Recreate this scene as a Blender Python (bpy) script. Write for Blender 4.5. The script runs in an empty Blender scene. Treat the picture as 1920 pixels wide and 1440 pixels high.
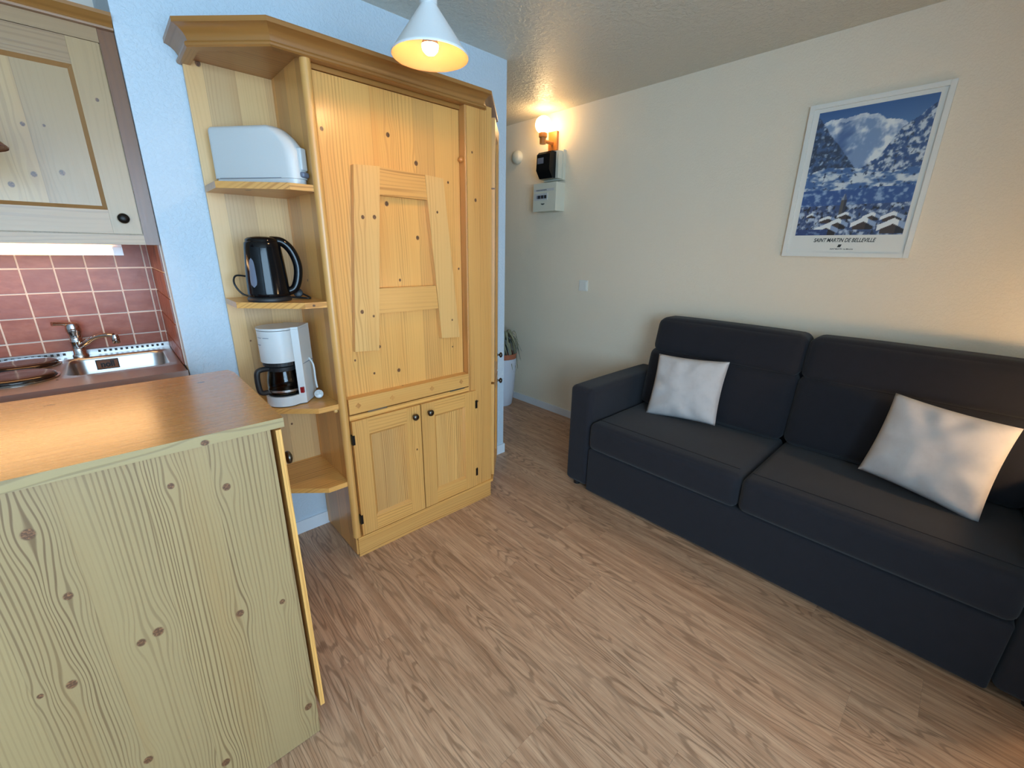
import bpy, bmesh, math, random
from mathutils import Vector, Matrix, noise as mnoise

# ---------------------------------------------------------------- camera, world, light, exposure
SC = bpy.context.scene
COL = SC.collection
RND = random.Random(7)

CAM_LOC = (0.0, 0.0, 1.4)
YAW, PITCH, ROLL, FPX = math.radians(46.78587), math.radians(17.48426), math.radians(0.95130), 795.954
cam_d = bpy.data.cameras.new('camera')
cam = bpy.data.objects.new('camera', cam_d)
COL.objects.link(cam)
cam_d.sensor_fit = 'HORIZONTAL'
cam_d.sensor_width = 36.0
cam_d.lens = FPX / 1920.0 * 36.0
cam_d.clip_start = 0.02
_f = Vector((math.cos(YAW) * math.cos(PITCH), math.sin(YAW) * math.cos(PITCH), -math.sin(PITCH)))
_r = Vector((math.sin(YAW), -math.cos(YAW), 0.0))
_u = _r.cross(_f)
_r2 = _r * math.cos(ROLL) + _u * math.sin(ROLL)
_u2 = -_r * math.sin(ROLL) + _u * math.cos(ROLL)
_m = Matrix((_r2, _u2, -_f)).transposed().to_4x4()
_m.translation = Vector(CAM_LOC)
cam.matrix_world = _m
SC.camera = cam

SC.view_settings.view_transform = 'Standard'
SC.view_settings.look = 'None'
SC.view_settings.gamma = 1.0
SC.view_settings.use_curve_mapping = False
SC.view_settings.exposure = 0.5
SC.cycles.max_bounces = 4
SC.cycles.diffuse_bounces = 3
SC.cycles.glossy_bounces = 3
SC.cycles.transmission_bounces = 6
SC.cycles.adaptive_threshold = 0.05
SC.cycles.use_light_tree = False
SC.cycles.caustics_reflective = False
SC.cycles.caustics_refractive = False

W = bpy.data.worlds.new('daylight_sky')
SC.world = W
W.use_nodes = True
_bg = W.node_tree.nodes['Background']
_bg.inputs['Color'].default_value = (0.62, 0.78, 1.0, 1)
_bg.inputs['Strength'].default_value = 1.0

def area_light(name, loc, rot, sx, sy, power, col):
    d = bpy.data.lights.new(name, 'AREA')
    d.shape = 'RECTANGLE'
    d.size = sx
    d.size_y = sy
    d.energy = power
    d.color = col
    o = bpy.data.objects.new(name, d)
    COL.objects.link(o)
    o.location = loc
    o.rotation_euler = rot
    return o

# daylight entering by the glazed balcony door behind the camera
WIN_X0, WIN_X1, WIN_Z0, WIN_Z1, WIN_Y = -1.60, 0.85, 0.70, 2.15, -1.77
area_light('balcony_daylight', ((WIN_X0 + WIN_X1) / 2, WIN_Y + 0.02, (WIN_Z0 + WIN_Z1) / 2), (math.radians(90), 0, 0),
           WIN_X1 - WIN_X0, WIN_Z1 - WIN_Z0, 106.0, (0.46, 0.73, 1.0))
PENDANT_E, GLOBE_E, STRIP_E, TABLE_E = 185.0, 15.0, 9.5, 135.0

# ---------------------------------------------------------------- mesh helpers
ORG = {}

def tag(o, label, cat, group=None):
    o['label'] = label
    o['category'] = cat
    if group:
        o['group'] = group
    return o

def thing(name, label, cat, loc, group=None):
    o = bpy.data.objects.new(name, None)
    o.empty_display_size = 0.05
    COL.objects.link(o)
    o.location = loc
    ORG[o.name] = Vector(loc)
    return tag(o, label, cat, group)

def finish(bm, smooth=None, bevel=0.0, seg=2, recalc=True):
    if bevel > 0:
        bmesh.ops.bevel(bm, geom=[e for e in bm.edges if len(e.link_faces) == 2 and e.calc_face_angle(0) > 0.5],
                        offset=bevel, segments=seg, affect='EDGES', profile=0.6)
    if recalc:
        bmesh.ops.recalc_face_normals(bm, faces=bm.faces)
    if smooth is not None:
        for f in bm.faces:
            f.smooth = True
        for e in bm.edges:
            e.smooth = not (len(e.link_faces) == 2 and e.calc_face_angle(0) > smooth)

def link(name, bm, mat, parent=None, loc=None, label=None, cat=None, group=None, kind=None, bevel=0.0, seg=2, smooth=None, recalc=True):
    finish(bm, smooth, bevel, seg, recalc)
    if parent is not None:
        org = ORG[parent.name]
    else:
        org = Vector(loc) if loc is not None else Vector((0, 0, 0))
    for v in bm.verts:
        v.co -= org
    me = bpy.data.meshes.new(name)
    bm.to_mesh(me)
    bm.free()
    o = bpy.data.objects.new(name, me)
    if mat is not None:
        me.materials.append(mat)
    COL.objects.link(o)
    if parent is not None:
        o.parent = parent
    else:
        o.location = org
    ORG[o.name] = org
    if label and cat:
        tag(o, label, cat, group)
    elif label:
        o['label'] = label
    if kind:
        o['kind'] = kind
    return o

def addbox(bm, x0, x1, y0, y1, z0, z1, M=None):
    co = [(x, y, z) for z in (z0, z1) for y in (y0, y1) for x in (x0, x1)]
    vs = [bm.verts.new(M @ Vector(c) if M is not None else c) for c in co]
    for f in ((0, 2, 3, 1), (4, 5, 7, 6), (0, 1, 5, 4), (2, 6, 7, 3), (0, 4, 6, 2), (1, 3, 7, 5)):
        bm.faces.new([vs[i] for i in f])
    return bm

def box(x0, x1, y0, y1, z0, z1, M=None):
    return addbox(bmesh.new(), x0, x1, y0, y1, z0, z1, M)

def addprism(bm, pts, z0, z1, M=None, axis='Z'):
    def mk(p, z):
        c = {'Z': (p[0], p[1], z), 'Y': (p[0], z, p[1]), 'X': (z, p[0], p[1])}[axis]
        return M @ Vector(c) if M is not None else Vector(c)
    a = [bm.verts.new(mk(p, z0)) for p in pts]
    b = [bm.verts.new(mk(p, z1)) for p in pts]
    n = len(pts)
    bm.faces.new(a[::-1])
    bm.faces.new(b)
    for i in range(n):
        bm.faces.new([a[i], a[(i + 1) % n], b[(i + 1) % n], b[i]])
    return bm

def prism(pts, z0, z1, M=None, axis='Z'):
    return addprism(bmesh.new(), pts, z0, z1, M, axis)

def addlathe(bm, prof, c, n=32, M=None, cap=True):
    """prof: (r, z) list; axis is +Z through c (or mapped by M)."""
    rings = []
    for r, z in prof:
        ring = []
        for i in range(n):
            a = 2 * math.pi * i / n
            p = Vector((r * math.cos(a), r * math.sin(a), z))
            if M is not None:
                p = M @ p
            ring.append(bm.verts.new(p + Vector(c)))
        rings.append(ring)
    for k in range(len(rings) - 1):
        for i in range(n):
            bm.faces.new([rings[k][i], rings[k][(i + 1) % n], rings[k + 1][(i + 1) % n], rings[k + 1][i]])
    if cap:
        bm.faces.new(rings[0][::-1])
        bm.faces.new(rings[-1])
    return bm

def lathe(prof, c, n=32, M=None, cap=True):
    return addlathe(bmesh.new(), prof, c, n, M, cap)

def rot_to(d):
    return Vector((0, 0, 1)).rotation_difference(Vector(d).normalized()).to_matrix()

def addtube(bm, pts, r, n=10, cap=True, flat=None):
    pts = [Vector(p) for p in pts]
    rs = r if isinstance(r, (list, tuple)) else [r] * len(pts)
    rings = []
    ref = None
    for i, p in enumerate(pts):
        t = (pts[min(i + 1, len(pts) - 1)] - pts[max(i - 1, 0)]).normalized()
        if ref is None:
            ref = t.orthogonal().normalized()
        ref = (ref - t * ref.dot(t)).normalized()
        b = t.cross(ref)
        ring = []
        for k in range(n):
            a = 2 * math.pi * k / n
            ring.append(bm.verts.new(p + (ref * math.cos(a) + b * math.sin(a)) * rs[i]))
        rings.append(ring)
    for k in range(len(rings) - 1):
        for i in range(n):
            bm.faces.new([rings[k][i], rings[k][(i + 1) % n], rings[k + 1][(i + 1) % n], rings[k + 1][i]])
    if cap:
        bm.faces.new(rings[0][::-1])
        bm.faces.new(rings[-1])
    return bm

def tube(pts, r, n=10, cap=True):
    return addtube(bmesh.new(), pts, r, n, cap)

def bez(p0, p1, p2, p3, n=14):
    out = []
    for i in range(n + 1):
        t = i / n
        out.append(Vector(p0) * (1 - t) ** 3 + Vector(p1) * 3 * t * (1 - t) ** 2 + Vector(p2) * 3 * t * t * (1 - t) + Vector(p3) * t ** 3)
    return out

def smoothpath(pts, n=8):
    pts = [Vector(p) for p in pts]
    out = []
    for i in range(len(pts) - 1):
        p0 = pts[max(i - 1, 0)]; p1 = pts[i]; p2 = pts[i + 1]; p3 = pts[min(i + 2, len(pts) - 1)]
        for k in range(n):
            t = k / n
            out.append(0.5 * ((2 * p1) + (p2 - p0) * t + (2 * p0 - 5 * p1 + 4 * p2 - p3) * t * t + (3 * p1 - p0 - 3 * p2 + p3) * t ** 3))
    out.append(pts[-1])
    return out

def puffbox(lo, hi, r, n=14, puff=(0, 0, 0), shape=None):
    """rounded soft box; puff = bulge per axis; shape(p, q) moves each vertex (q = -1..1 coordinates)."""
    bm = bmesh.new()
    lo = Vector(lo); hi = Vector(hi)
    c = (lo + hi) / 2; h = (hi - lo) / 2
    def grid(a):
        rr = r / h[a]
        g = []
        for i in range(n + 1):
            t = i / n
            g.append(t)
        # dense near both ends
        k = 4
        ends = [rr * (1 - math.cos(math.pi / 2 * i / k)) for i in range(k)]
        mid = [rr + (2 - 2 * rr) * i / n for i in range(n + 1)]
        return [-1 + e for e in ends] + [-1 + m for m in mid] + [1 - e for e in ends[::-1]]
    G = [grid(0), grid(1), grid(2)]
    cache = {}
    def vert(q):
        key = tuple(round(x, 6) for x in q)
        if key in cache:
            return cache[key]
        p = Vector([c[i] + q[i] * h[i] for i in range(3)])
        s = Vector([min(max(p[i], lo[i] + r), hi[i] - r) for i in range(3)])
        d = p - s
        if d.length > 1e-9:
            p = s + d.normalized() * r
        for i in range(3):
            if puff[i]:
                j, k = (i + 1) % 3, (i + 2) % 3
                w = max(0, 1 - q[j] ** 4) * max(0, 1 - q[k] ** 4)
                if abs(q[i]) > 0.5:
                    p[i] += math.copysign(puff[i] * w, q[i])
        if shape:
            p = shape(p, q)
        v = bm.verts.new(p)
        cache[key] = v
        return v
    for a in range(3):
        b, d = (a + 1) % 3, (a + 2) % 3
        for sgn in (-1, 1):
            for i in range(len(G[b]) - 1):
                for j in range(len(G[d]) - 1):
                    qs = []
                    for (ii, jj) in ((i, j), (i + 1, j), (i + 1, j + 1), (i, j + 1)):
                        q = [0, 0, 0]
                        q[a] = sgn; q[b] = G[b][ii]; q[d] = G[d][jj]
                        qs.append(vert(q))
                    if len(set(qs)) == 4:
                        try:
                            bm.faces.new(qs if sgn > 0 else qs[::-1])
                        except ValueError:
                            pass
    return bm

def text_mesh(s, size, M, shear=0.0, sx=1.0, bold=0.0, depth=0.0004):
    cu = bpy.data.curves.new('t', 'FONT')
    cu.body = s
    cu.size = size
    cu.shear = shear
    cu.offset = bold
    cu.extrude = depth
    cu.align_x = 'CENTER'
    cu.align_y = 'CENTER'
    o = bpy.data.objects.new('t', cu)
    COL.objects.link(o)
    dg = bpy.context.evaluated_depsgraph_get()
    me = bpy.data.meshes.new_from_object(o.evaluated_get(dg))
    bm = bmesh.new()
    bm.from_mesh(me)
    for v in bm.verts:
        v.co = M @ Vector((v.co.x * sx, v.co.y, v.co.z))
    bpy.data.objects.remove(o)
    bpy.data.curves.remove(cu)
    bpy.data.meshes.remove(me)
    return bm

def facing_mx(c):
    """text plane facing -X, reading direction -Y (seen from the room)."""
    return Matrix(((0, 0, -1, c[0]), (-1, 0, 0, c[1]), (0, 1, 0, c[2]), (0, 0, 0, 1)))

def facing_my(c):
    """text plane facing -Y, reading +X."""
    return Matrix(((1, 0, 0, c[0]), (0, 0, -1, c[1]), (0, 1, 0, c[2]), (0, 0, 0, 1)))

# ---------------------------------------------------------------- material helpers
class NT:
    def __init__(s, name):
        s.m = bpy.data.materials.new(name)
        s.m.use_nodes = True
        s.t = s.m.node_tree
        s.b = s.t.nodes['Principled BSDF']
        s.out = s.t.nodes['Material Output']
    def n(s, typ, **kw):
        nd = s.t.nodes.new(typ)
        for k, v in kw.items():
            setattr(nd, k, v)
        return nd
    def put(s, inp, v):
        if isinstance(v, bpy.types.NodeSocket):
            s.t.links.new(v, inp)
        elif isinstance(v, (tuple, list)) and len(v) == 3 and inp.type == 'RGBA':
            inp.default_value = (*v, 1)
        else:
            inp.default_value = v
    def math(s, op, a, b=None, c=None, clamp=False):
        nd = s.n('ShaderNodeMath', operation=op, use_clamp=clamp)
        s.put(nd.inputs[0], a)
        if b is not None:
            s.put(nd.inputs[1], b)
        if c is not None:
            s.put(nd.inputs[2], c)
        return nd.outputs[0]
    def vec(s, x, y, z=0.0):
        nd = s.n('ShaderNodeCombineXYZ')
        for i, v in enumerate((x, y, z)):
            s.put(nd.inputs[i], v)
        return nd.outputs[0]
    def noise(s, v, scale=1.0, detail=2.0, rough=0.5, dist=0.0):
        nd = s.n('ShaderNodeTexNoise')
        s.put(nd.inputs['Vector'], v)
        nd.inputs['Scale'].default_value = scale
        nd.inputs['Detail'].default_value = detail
        nd.inputs['Roughness'].default_value = rough
        nd.inputs['Distortion'].default_value = dist
        return nd.outputs['Fac']
    def mix(s, f, a, b, mode='MIX'):
        nd = s.n('ShaderNodeMix', data_type='RGBA', blend_type=mode)
        s.put(nd.inputs[0], f)
        s.put(nd.inputs[6], a)
        s.put(nd.inputs[7], b)
        return nd.outputs[2]
    def ss(s, v, a, b, lo=0.0, hi=1.0):
        nd = s.n('ShaderNodeMapRange', interpolation_type='SMOOTHSTEP')
        s.put(nd.inputs[0], v)
        for i, x in enumerate((a, b, lo, hi)):
            s.put(nd.inputs[i + 1], x)
        return nd.outputs[0]
    def pos(s):
        g = s.n('ShaderNodeNewGeometry')
        sp = s.n('ShaderNodeSeparateXYZ')
        s.t.links.new(g.outputs['Position'], sp.inputs[0])
        return g.outputs['Position'], sp.outputs[0], sp.outputs[1], sp.outputs[2]
    def bump(s, h, strength=0.3, dist=0.002):
        nd = s.n('ShaderNodeBump')
        nd.inputs['Strength'].default_value = strength
        nd.inputs['Distance'].default_value = dist
        s.put(nd.inputs['Height'], h)
        s.t.links.new(nd.outputs[0], s.b.inputs['Normal'])
    def set(s, **kw):
        for k, v in kw.items():
            s.put(s.b.inputs[k.replace('_', ' ')], v)
        return s.m

def lin(r, g, b):
    return tuple(((c / 255) / 12.92 if c / 255 <= 0.04045 else ((c / 255 + 0.055) / 1.055) ** 2.4) for c in (r, g, b))

def plain(name, col, rough=0.5, metal=0.0, bump=0.0, bscale=300.0, spec=None, coat=0.0):
    t = NT(name)
    P, x, y, z = t.pos()
    nz = t.noise(P, bscale, 3)
    c = t.mix(t.math('MULTIPLY', nz, 0.25), col, tuple(v * 0.86 for v in col))
    t.set(Base_Color=c, Roughness=rough, Metallic=metal)
    if spec is not None:
        t.b.inputs['Specular IOR Level'].default_value = spec
    if coat:
        t.b.inputs['Coat Weight'].default_value = coat
        t.b.inputs['Coat Roughness'].default_value = 0.08
    if bump:
        t.bump(nz, bump, 0.001)
    return t.m

def plaster(name, col, bscale, strength, rough, dist=0.003, spec=0.5):
    t = NT(name)
    P, x, y, z = t.pos()
    a = t.noise(P, bscale, 4, 0.6)
    b = t.noise(P, bscale * 0.3, 2, 0.5)
    h = t.math('ADD', t.math('MULTIPLY', t.ss(a, 0.42, 0.62), 0.7), t.math('MULTIPLY', b, 0.6))
    tone = t.noise(P, 3.0, 2)
    t.set(Base_Color=t.mix(t.math('MULTIPLY', tone, 0.3), col, tuple(c * 0.93 for c in col)), Roughness=rough)
    t.b.inputs['Specular IOR Level'].default_value = spec
    t.bump(h, strength, dist)
    return t.m

def wood(name, grain='Z', light=(0.7, 0.46, 0.19), dark=(0.42, 0.22, 0.07), board=0.09, lines=85.0, amp=0.55,
         knots=(), vknots=0.5, rough=0.38, coat=0.25, tint=0.14, knotcol=(0.11, 0.045, 0.018), seam=0.35, yk=0.83, kscale=0.66):
    t = NT(name)
    P, x, y, z = t.pos()
    if grain == 'Z':
        u, v = t.math('ADD', x, t.math('MULTIPLY', y, yk)), z
    elif grain == 'X':
        u, v = t.math('ADD', z, t.math('MULTIPLY', y, yk)), x
    else:
        u, v = t.math('ADD', x, t.math('MULTIPLY', z, yk)), y
    oi = t.n('ShaderNodeObjectInfo').outputs['Random']
    ub = t.math('ADD', t.math('DIVIDE', u, board), t.math('MULTIPLY', oi, 3.0)) if board < 5 else oi
    bid = t.math('FLOOR', ub)
    wn = t.n('ShaderNodeTexWhiteNoise', noise_dimensions='1D')
    t.put(wn.inputs['W'], t.math('ADD', bid, t.math('MULTIPLY', oi, 57.0)))
    rnd = wn.outputs['Value']
    r20 = t.math('MULTIPLY', rnd, 23.0)
    vv = t.math('ADD', v, t.math('MULTIPLY', rnd, 7.3))
    w1 = t.noise(t.vec(t.math('MULTIPLY', u, 3.5), t.math('MULTIPLY', vv, 0.8), r20), 1.0, 2)
    uw = t.math('ADD', u, t.math('MULTIPLY', t.math('SUBTRACT', w1, 0.5), 0.07))
    kmask = None
    for (uk, vk, s) in knots:
        s = s * kscale
        du = t.math('SUBTRACT', u, uk)
        dv = t.math('SUBTRACT', v, vk)
        du2 = t.math('MULTIPLY', du, du)
        dv2 = t.math('MULTIPLY', dv, dv)
        e = t.math('ADD', t.math('DIVIDE', du2, (2.6 * s) ** 2), t.math('DIVIDE', dv2, (6.0 * s) ** 2))
        g = t.math('POWER', 2.718, t.math('MULTIPLY', e, -1.0))
        uw = t.math('SUBTRACT', uw, t.math('MULTIPLY', du, t.math('MULTIPLY', g, 0.93)))
        d = t.math('SQRT', t.math('ADD', du2, t.math('MULTIPLY', dv2, 0.75)))
        k = t.ss(d, s * 0.72, s * 1.1, 1.0, 0.0)
        kmask = k if kmask is None else t.math('MAXIMUM', kmask, k)
    if vknots > 0:
        vo = t.n('ShaderNodeTexVoronoi', voronoi_dimensions='2D')
        vin = t.vec(t.math('DIVIDE', u, 0.13), t.math('DIVIDE', vv, 0.30), 0.0)
        t.put(vo.inputs['Vector'], vin)
        vo.inputs['Scale'].default_value = 1.0
        sp = t.n('ShaderNodeSeparateXYZ'); t.put(sp.inputs[0], vo.outputs['Position'])
        sv = t.n('ShaderNodeSeparateXYZ'); t.put(sv.inputs[0], vin)
        sc = t.n('ShaderNodeSeparateColor'); t.put(sc.inputs[0], vo.outputs['Color'])
        du = t.math('MULTIPLY', t.math('SUBTRACT', sv.outputs[0], sp.outputs[0]), 0.13)
        dv = t.math('MULTIPLY', t.math('SUBTRACT', sv.outputs[1], sp.outputs[1]), 0.30)
        du2 = t.math('MULTIPLY', du, du); dv2 = t.math('MULTIPLY', dv, dv)
        on = t.math('LESS_THAN', sc.outputs[0], vknots)
        rad = t.math('MULTIPLY_ADD', sc.outputs[1], 0.007, 0.003)
        g = t.math('MULTIPLY', on, t.math('POWER', 2.718, t.math('MULTIPLY', -1.0, t.math('ADD', t.math('DIVIDE', du2, 0.022 ** 2), t.math('DIVIDE', dv2, 0.055 ** 2)))))
        uw = t.math('SUBTRACT', uw, t.math('MULTIPLY', du, t.math('MULTIPLY', g, 0.9)))
        d = t.math('SQRT', t.math('ADD', du2, t.math('MULTIPLY', dv2, 0.7)))
        k = t.math('MULTIPLY', on, t.ss(t.math('DIVIDE', d, rad), 0.7, 1.15, 1.0, 0.0))
        kmask = k if kmask is None else t.math('MAXIMUM', kmask, k)
    jit = t.noise(t.vec(t.math('MULTIPLY', uw, 26.0), t.math('MULTIPLY', vv, 0.9), r20), 1.0, 3)
    ph = t.math('ADD', t.math('MULTIPLY', uw, lines), t.math('MULTIPLY_ADD', jit, 2.6, r20))
    sn = t.math('SINE', t.math('MULTIPLY', ph, 6.2832))
    late = t.ss(sn, 0.0, 1.0)
    msk = t.noise(t.vec(t.math('MULTIPLY', uw, 11.0), t.math('MULTIPLY', vv, 0.5), r20), 1.0, 2)
    late = t.math('MULTIPLY', late, t.ss(msk, 0.36, 0.66, 0.12, 1.0))
    fib = t.noise(t.vec(t.math('MULTIPLY', u, 420.0), t.math('MULTIPLY', v, 9.0), r20), 1.0, 2)
    fac = t.math('ADD', t.math('MULTIPLY', late, amp), t.math('MULTIPLY', t.math('SUBTRACT', fib, 0.5), 0.22), clamp=True)
    c = t.mix(fac, light, dark)
    warm = t.noise(t.vec(t.math('MULTIPLY', u, 9.0), t.math('MULTIPLY', vv, 0.6), r20), 1.0, 2)
    c = t.mix(t.math('MULTIPLY', t.ss(warm, 0.5, 0.75), 0.35), c, tuple(a * b for a, b in zip(light, (0.86, 0.66, 0.45))))
    val = t.math('MULTIPLY_ADD', rnd, tint * 1.6, 1.0 - tint)
    c = t.mix(1.0, c, t.vec(val, val, t.math('MULTIPLY_ADD', rnd, tint, 1.0 - tint)), 'MULTIPLY')
    if board < 5 and seam > 0:
        fr = t.math('ABSOLUTE', t.math('SUBTRACT', t.math('FRACT', ub), 0.5))
        sm = t.math('MULTIPLY', t.ss(fr, 0.488, 0.498), seam)
        c = t.mix(sm, c, tuple(a * 0.55 for a in dark))
    if kmask is not None:
        kn = t.noise(P, 240.0, 2)
        kc = t.mix(t.ss(kn, 0.45, 0.7), knotcol, tuple(min(1, a * 2.6) for a in knotcol))
        c = t.mix(kmask, c, kc)
    t.set(Base_Color=c, Roughness=t.math('MULTIPLY_ADD', fib, 0.14, rough - 0.07))
    t.b.inputs['Coat Weight'].default_value = coat
    t.b.inputs['Coat Roughness'].default_value = 0.22
    t.bump(t.math('MULTIPLY', late, -1.0), 0.10, 0.0006)
    return t.m

def oak_floor(name):
    t = NT(name)
    P, x, y, z = t.pos()
    oi = t.n('ShaderNodeObjectInfo').outputs['Random']
    o20 = t.math('MULTIPLY', oi, 41.0)
    vv = t.math('ADD', y, t.math('MULTIPLY', oi, 9.0))
    lo = t.noise(t.vec(t.math('MULTIPLY', x, 6.5), t.math('MULTIPLY', vv, 0.95), o20), 1.0, 2.5, 0.55, 0.25)
    ph = t.math('ADD', t.math('MULTIPLY', lo, 24.0), t.math('MULTIPLY', x, 14.0))
    jit = t.noise(t.vec(t.math('MULTIPLY', x, 70.0), t.math('MULTIPLY', vv, 5.0), o20), 1.0, 3)
    sn = t.math('SINE', t.math('MULTIPLY', t.math('MULTIPLY_ADD', jit, 0.55, ph), 6.2832))
    late = t.ss(sn, 0.25, 1.0)
    msk = t.noise(t.vec(t.math('MULTIPLY', x, 9.0), t.math('MULTIPLY', vv, 0.9), o20), 1.0, 2)
    late = t.math('MULTIPLY', late, t.ss(msk, 0.35, 0.62, 0.25, 1.0))
    pore = t.noise(t.vec(t.math('MULTIPLY', x, 430.0), t.math('MULTIPLY', vv, 11.0), o20), 1.0, 2.5, 0.6)
    porem = t.ss(pore, 0.47, 0.66)
    stre = t.noise(t.vec(t.math('MULTIPLY', x, 60.0), t.math('MULTIPLY', vv, 1.6), o20), 1.0, 3)
    light = lin(206, 164, 130); mid = lin(178, 134, 102); dark = lin(104, 70, 48)
    c = t.mix(t.ss(stre, 0.3, 0.7), light, mid)
    c = t.mix(t.math('MULTIPLY', late, 0.5), c, dark)
    c = t.mix(t.math('MULTIPLY', porem, 0.42), c, dark)
    val = t.math('MULTIPLY_ADD', oi, 0.16, 0.92)
    c = t.mix(1.0, c, t.vec(val, val, val), 'MULTIPLY')
    t.set(Base_Color=c, Roughness=t.math('MULTIPLY_ADD', stre, 0.14, 0.31))
    t.b.inputs['Specular IOR Level'].default_value = 0.55
    t.bump(t.math('ADD', t.math('MULTIPLY', late, -0.6), t.math('MULTIPLY', porem, -0.6)), 0.22, 0.0006)
    return t.m

def fabric(name, col, scale=900.0, strength=0.35, var=0.25, sheen=0.2):
    t = NT(name)
    P, x, y, z = t.pos()
    n1 = t.noise(P, scale, 2, 0.6)
    n2 = t.noise(P, 22.0, 3, 0.6)
    c = t.mix(t.math('MULTIPLY', n1, var), col, tuple(min(1, k * 1.9) for k in col))
    c = t.mix(t.math('MULTIPLY', t.ss(n2, 0.4, 0.75), 0.22), c, tuple(k * 0.72 for k in col))
    t.set(Base_Color=c, Roughness=0.92)
    t.b.inputs['Sheen Weight'].default_value = sheen
    t.b.inputs['Sheen Roughness'].default_value = 0.5
    t.b.inputs['Specular IOR Level'].default_value = 0.2
    t.bump(t.math('ADD', n1, t.math('MULTIPLY', n2, 0.8)), strength, 0.0015)
    return t.m

def emit(name, col, strength, base=(1, 1, 1)):
    t = NT(name)
    t.set(Base_Color=base, Emission_Color=col, Emission_Strength=strength, Roughness=0.4)
    return t.m

def glass(name, col=(1, 1, 1), rough=0.02):
    t = NT(name)
    t.set(Base_Color=col, Roughness=rough)
    t.b.inputs['Transmission Weight'].default_value = 1.0
    t.b.inputs['IOR'].default_value = 1.3
    return t.m

# pine (varnished), world-space knots measured on the photograph
PL, PD = lin(228, 166, 92), lin(168, 102, 44)
IL, ID = lin(164, 134, 92), lin(104, 72, 42)
YF = 0.83
def kn(lst, Y):
    return [(a + YF * Y, b, s) for a, b, s in lst]
M_ISL = wood('pine_island_front', 'Z', IL, ID, 0.115, 125, 0.85, kn([(-.189, .904, .016), (-.032, 1.02, .008), (.016, .92, .010), (.109, .881, .013), (-.17, .755, .012),
        (-.095, .582, .013), (-.065, .590, .016), (.083, .539, .014), (.175, .514, .011), (-.206, .559, .014), (-.248, .565, .008), (-.142, .268, .014), (-.014, .115, .016), (.192, .119, .017)], 1.05),
        0.0, 0.42, 0.12, tint=0.08, seam=0.12)
M_FOLD = wood('pine_fold_down', 'Z', PL, PD, 0.095, 80, 0.42, kn([(.935, 1.831, .013), (1.058, 1.745, .014), (.910, 1.575, .014), (1.048, 1.446, .013), (.949, 1.267, .009),
        (.830, .984, .010), (.795, .868, .008), (.915, .861, .013), (.714, .940, .007), (1.219, 1.688, .008), (1.268, 1.310, .008), (.675, 1.807, .011), (1.22, .93, .006)], 1.742),
        0.0, 0.36, 0.35, tint=0.10, seam=0.18)
M_PZ = wood('pine_upright', 'Z', PL, PD, 0.10, 90, 0.6, (), 0.28)
M_PZ2 = wood('pine_shelf_back', 'Z', lin(222, 176, 122), lin(182, 128, 74), 0.10, 90, 0.26, (), 0.25)
M_PX = wood('pine_rail', 'X', PL, PD, 9.0, 70, 0.65, (), 0.18)
M_PY = wood('pine_crosswise', 'Y', PL, PD, 0.11, 80, 0.4, (), 0.22)
M_AFR = wood('pine_leg_frame', 'Z', lin(230, 176, 108), lin(180, 118, 58), 9.0, 60, 0.4, kn([(.788, 1.515, .011), (.837, 1.518, .012), (1.136, 1.556, .008), (.751, 1.147, .012), (.800, 1.125, .008), (1.201, 1.071, .007)], 1.712), 0.0)
M_PANEL = wood('pine_panel_strips', 'Z', lin(222, 166, 100), lin(158, 98, 48), 0.062, 110, 0.85, (), 0.0, tint=0.2)
M_CROWN = wood('pine_crown', 'X', lin(170, 114, 56), lin(122, 74, 30), 9.0, 60, 0.5, (), 0.12, yk=0.0)
M_CROWNY = wood('pine_crown_side', 'Y', lin(176, 122, 64), lin(130, 82, 36), 9.0, 60, 0.5, (), 0.12)
M_MOULD = wood('pine_moulding', 'Z', lin(214, 152, 82), lin(176, 112, 52), 9.0, 20, 0.12, (), 0.0)
M_SOFFIT = wood('pine_soffit', 'X', lin(190, 134, 70), lin(140, 88, 38), 9.0, 60, 0.5, (), 0.12)
M_EDGE = wood('pine_edge_orange', 'Z', lin(206, 142, 76), lin(160, 100, 44), 9.0, 60, 0.4, (), 0.12)
M_TOP = wood('pine_worktop', 'X', lin(206, 142, 74), lin(150, 92, 40), 0.12, 55, 0.30, (), 0.42, 0.27, 0.5, tint=0.08, seam=0.15)
M_TOPEDGE = wood('pine_worktop_edge', 'X', lin(162, 136, 96), lin(104, 80, 54), 9.0, 60, 0.4, (), 0.6)
M_UPZ = wood('pine_wall_cabinet', 'Z', lin(180, 142, 94), lin(132, 94, 56), 0.13, 60, 0.30, [(a + YF * 2.1, b, s) for a, b, s in [(-.094, 1.744, .009), (-.048, 1.748, .006), (-.101, 1.604, .012), (-.036, 1.616, .012), (-.156, 1.569, .012), (.085, 1.845, .008)]], 0.0)
M_UPX = wood('pine_wall_cabinet_rail', 'X', lin(170, 130, 86), lin(126, 86, 50), 9.0, 70, 0.5, (), 0.1)
M_UPM = wood('pine_wall_cabinet_moulding', 'Z', lin(150, 104, 60), lin(116, 76, 40), 9.0, 20, 0.12, (), 0.0)
M_UPC = wood('pine_wall_cabinet_cornice', 'X', lin(166, 112, 56), lin(122, 78, 36), 9.0, 60, 0.4, (), 0.1, yk=0.0)
M_UPD = wood('pine_filler_shaded', 'Z', lin(118, 70, 26), lin(88, 48, 16), 9.0, 60, 0.4, (), 0.2)  # shadow on the filler strip is put into this darker base colour
M_OAK = oak_floor('oak_vinyl')
M_WALL = plaster('wall_plaster', lin(206, 217, 226), 75.0, 0.55, 0.72)  # blue daylight cast partly mixed into the base colour
M_WALLR = plaster('wall_plaster_ivory', lin(248, 233, 208), 110.0, 0.35, 0.7)
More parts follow.
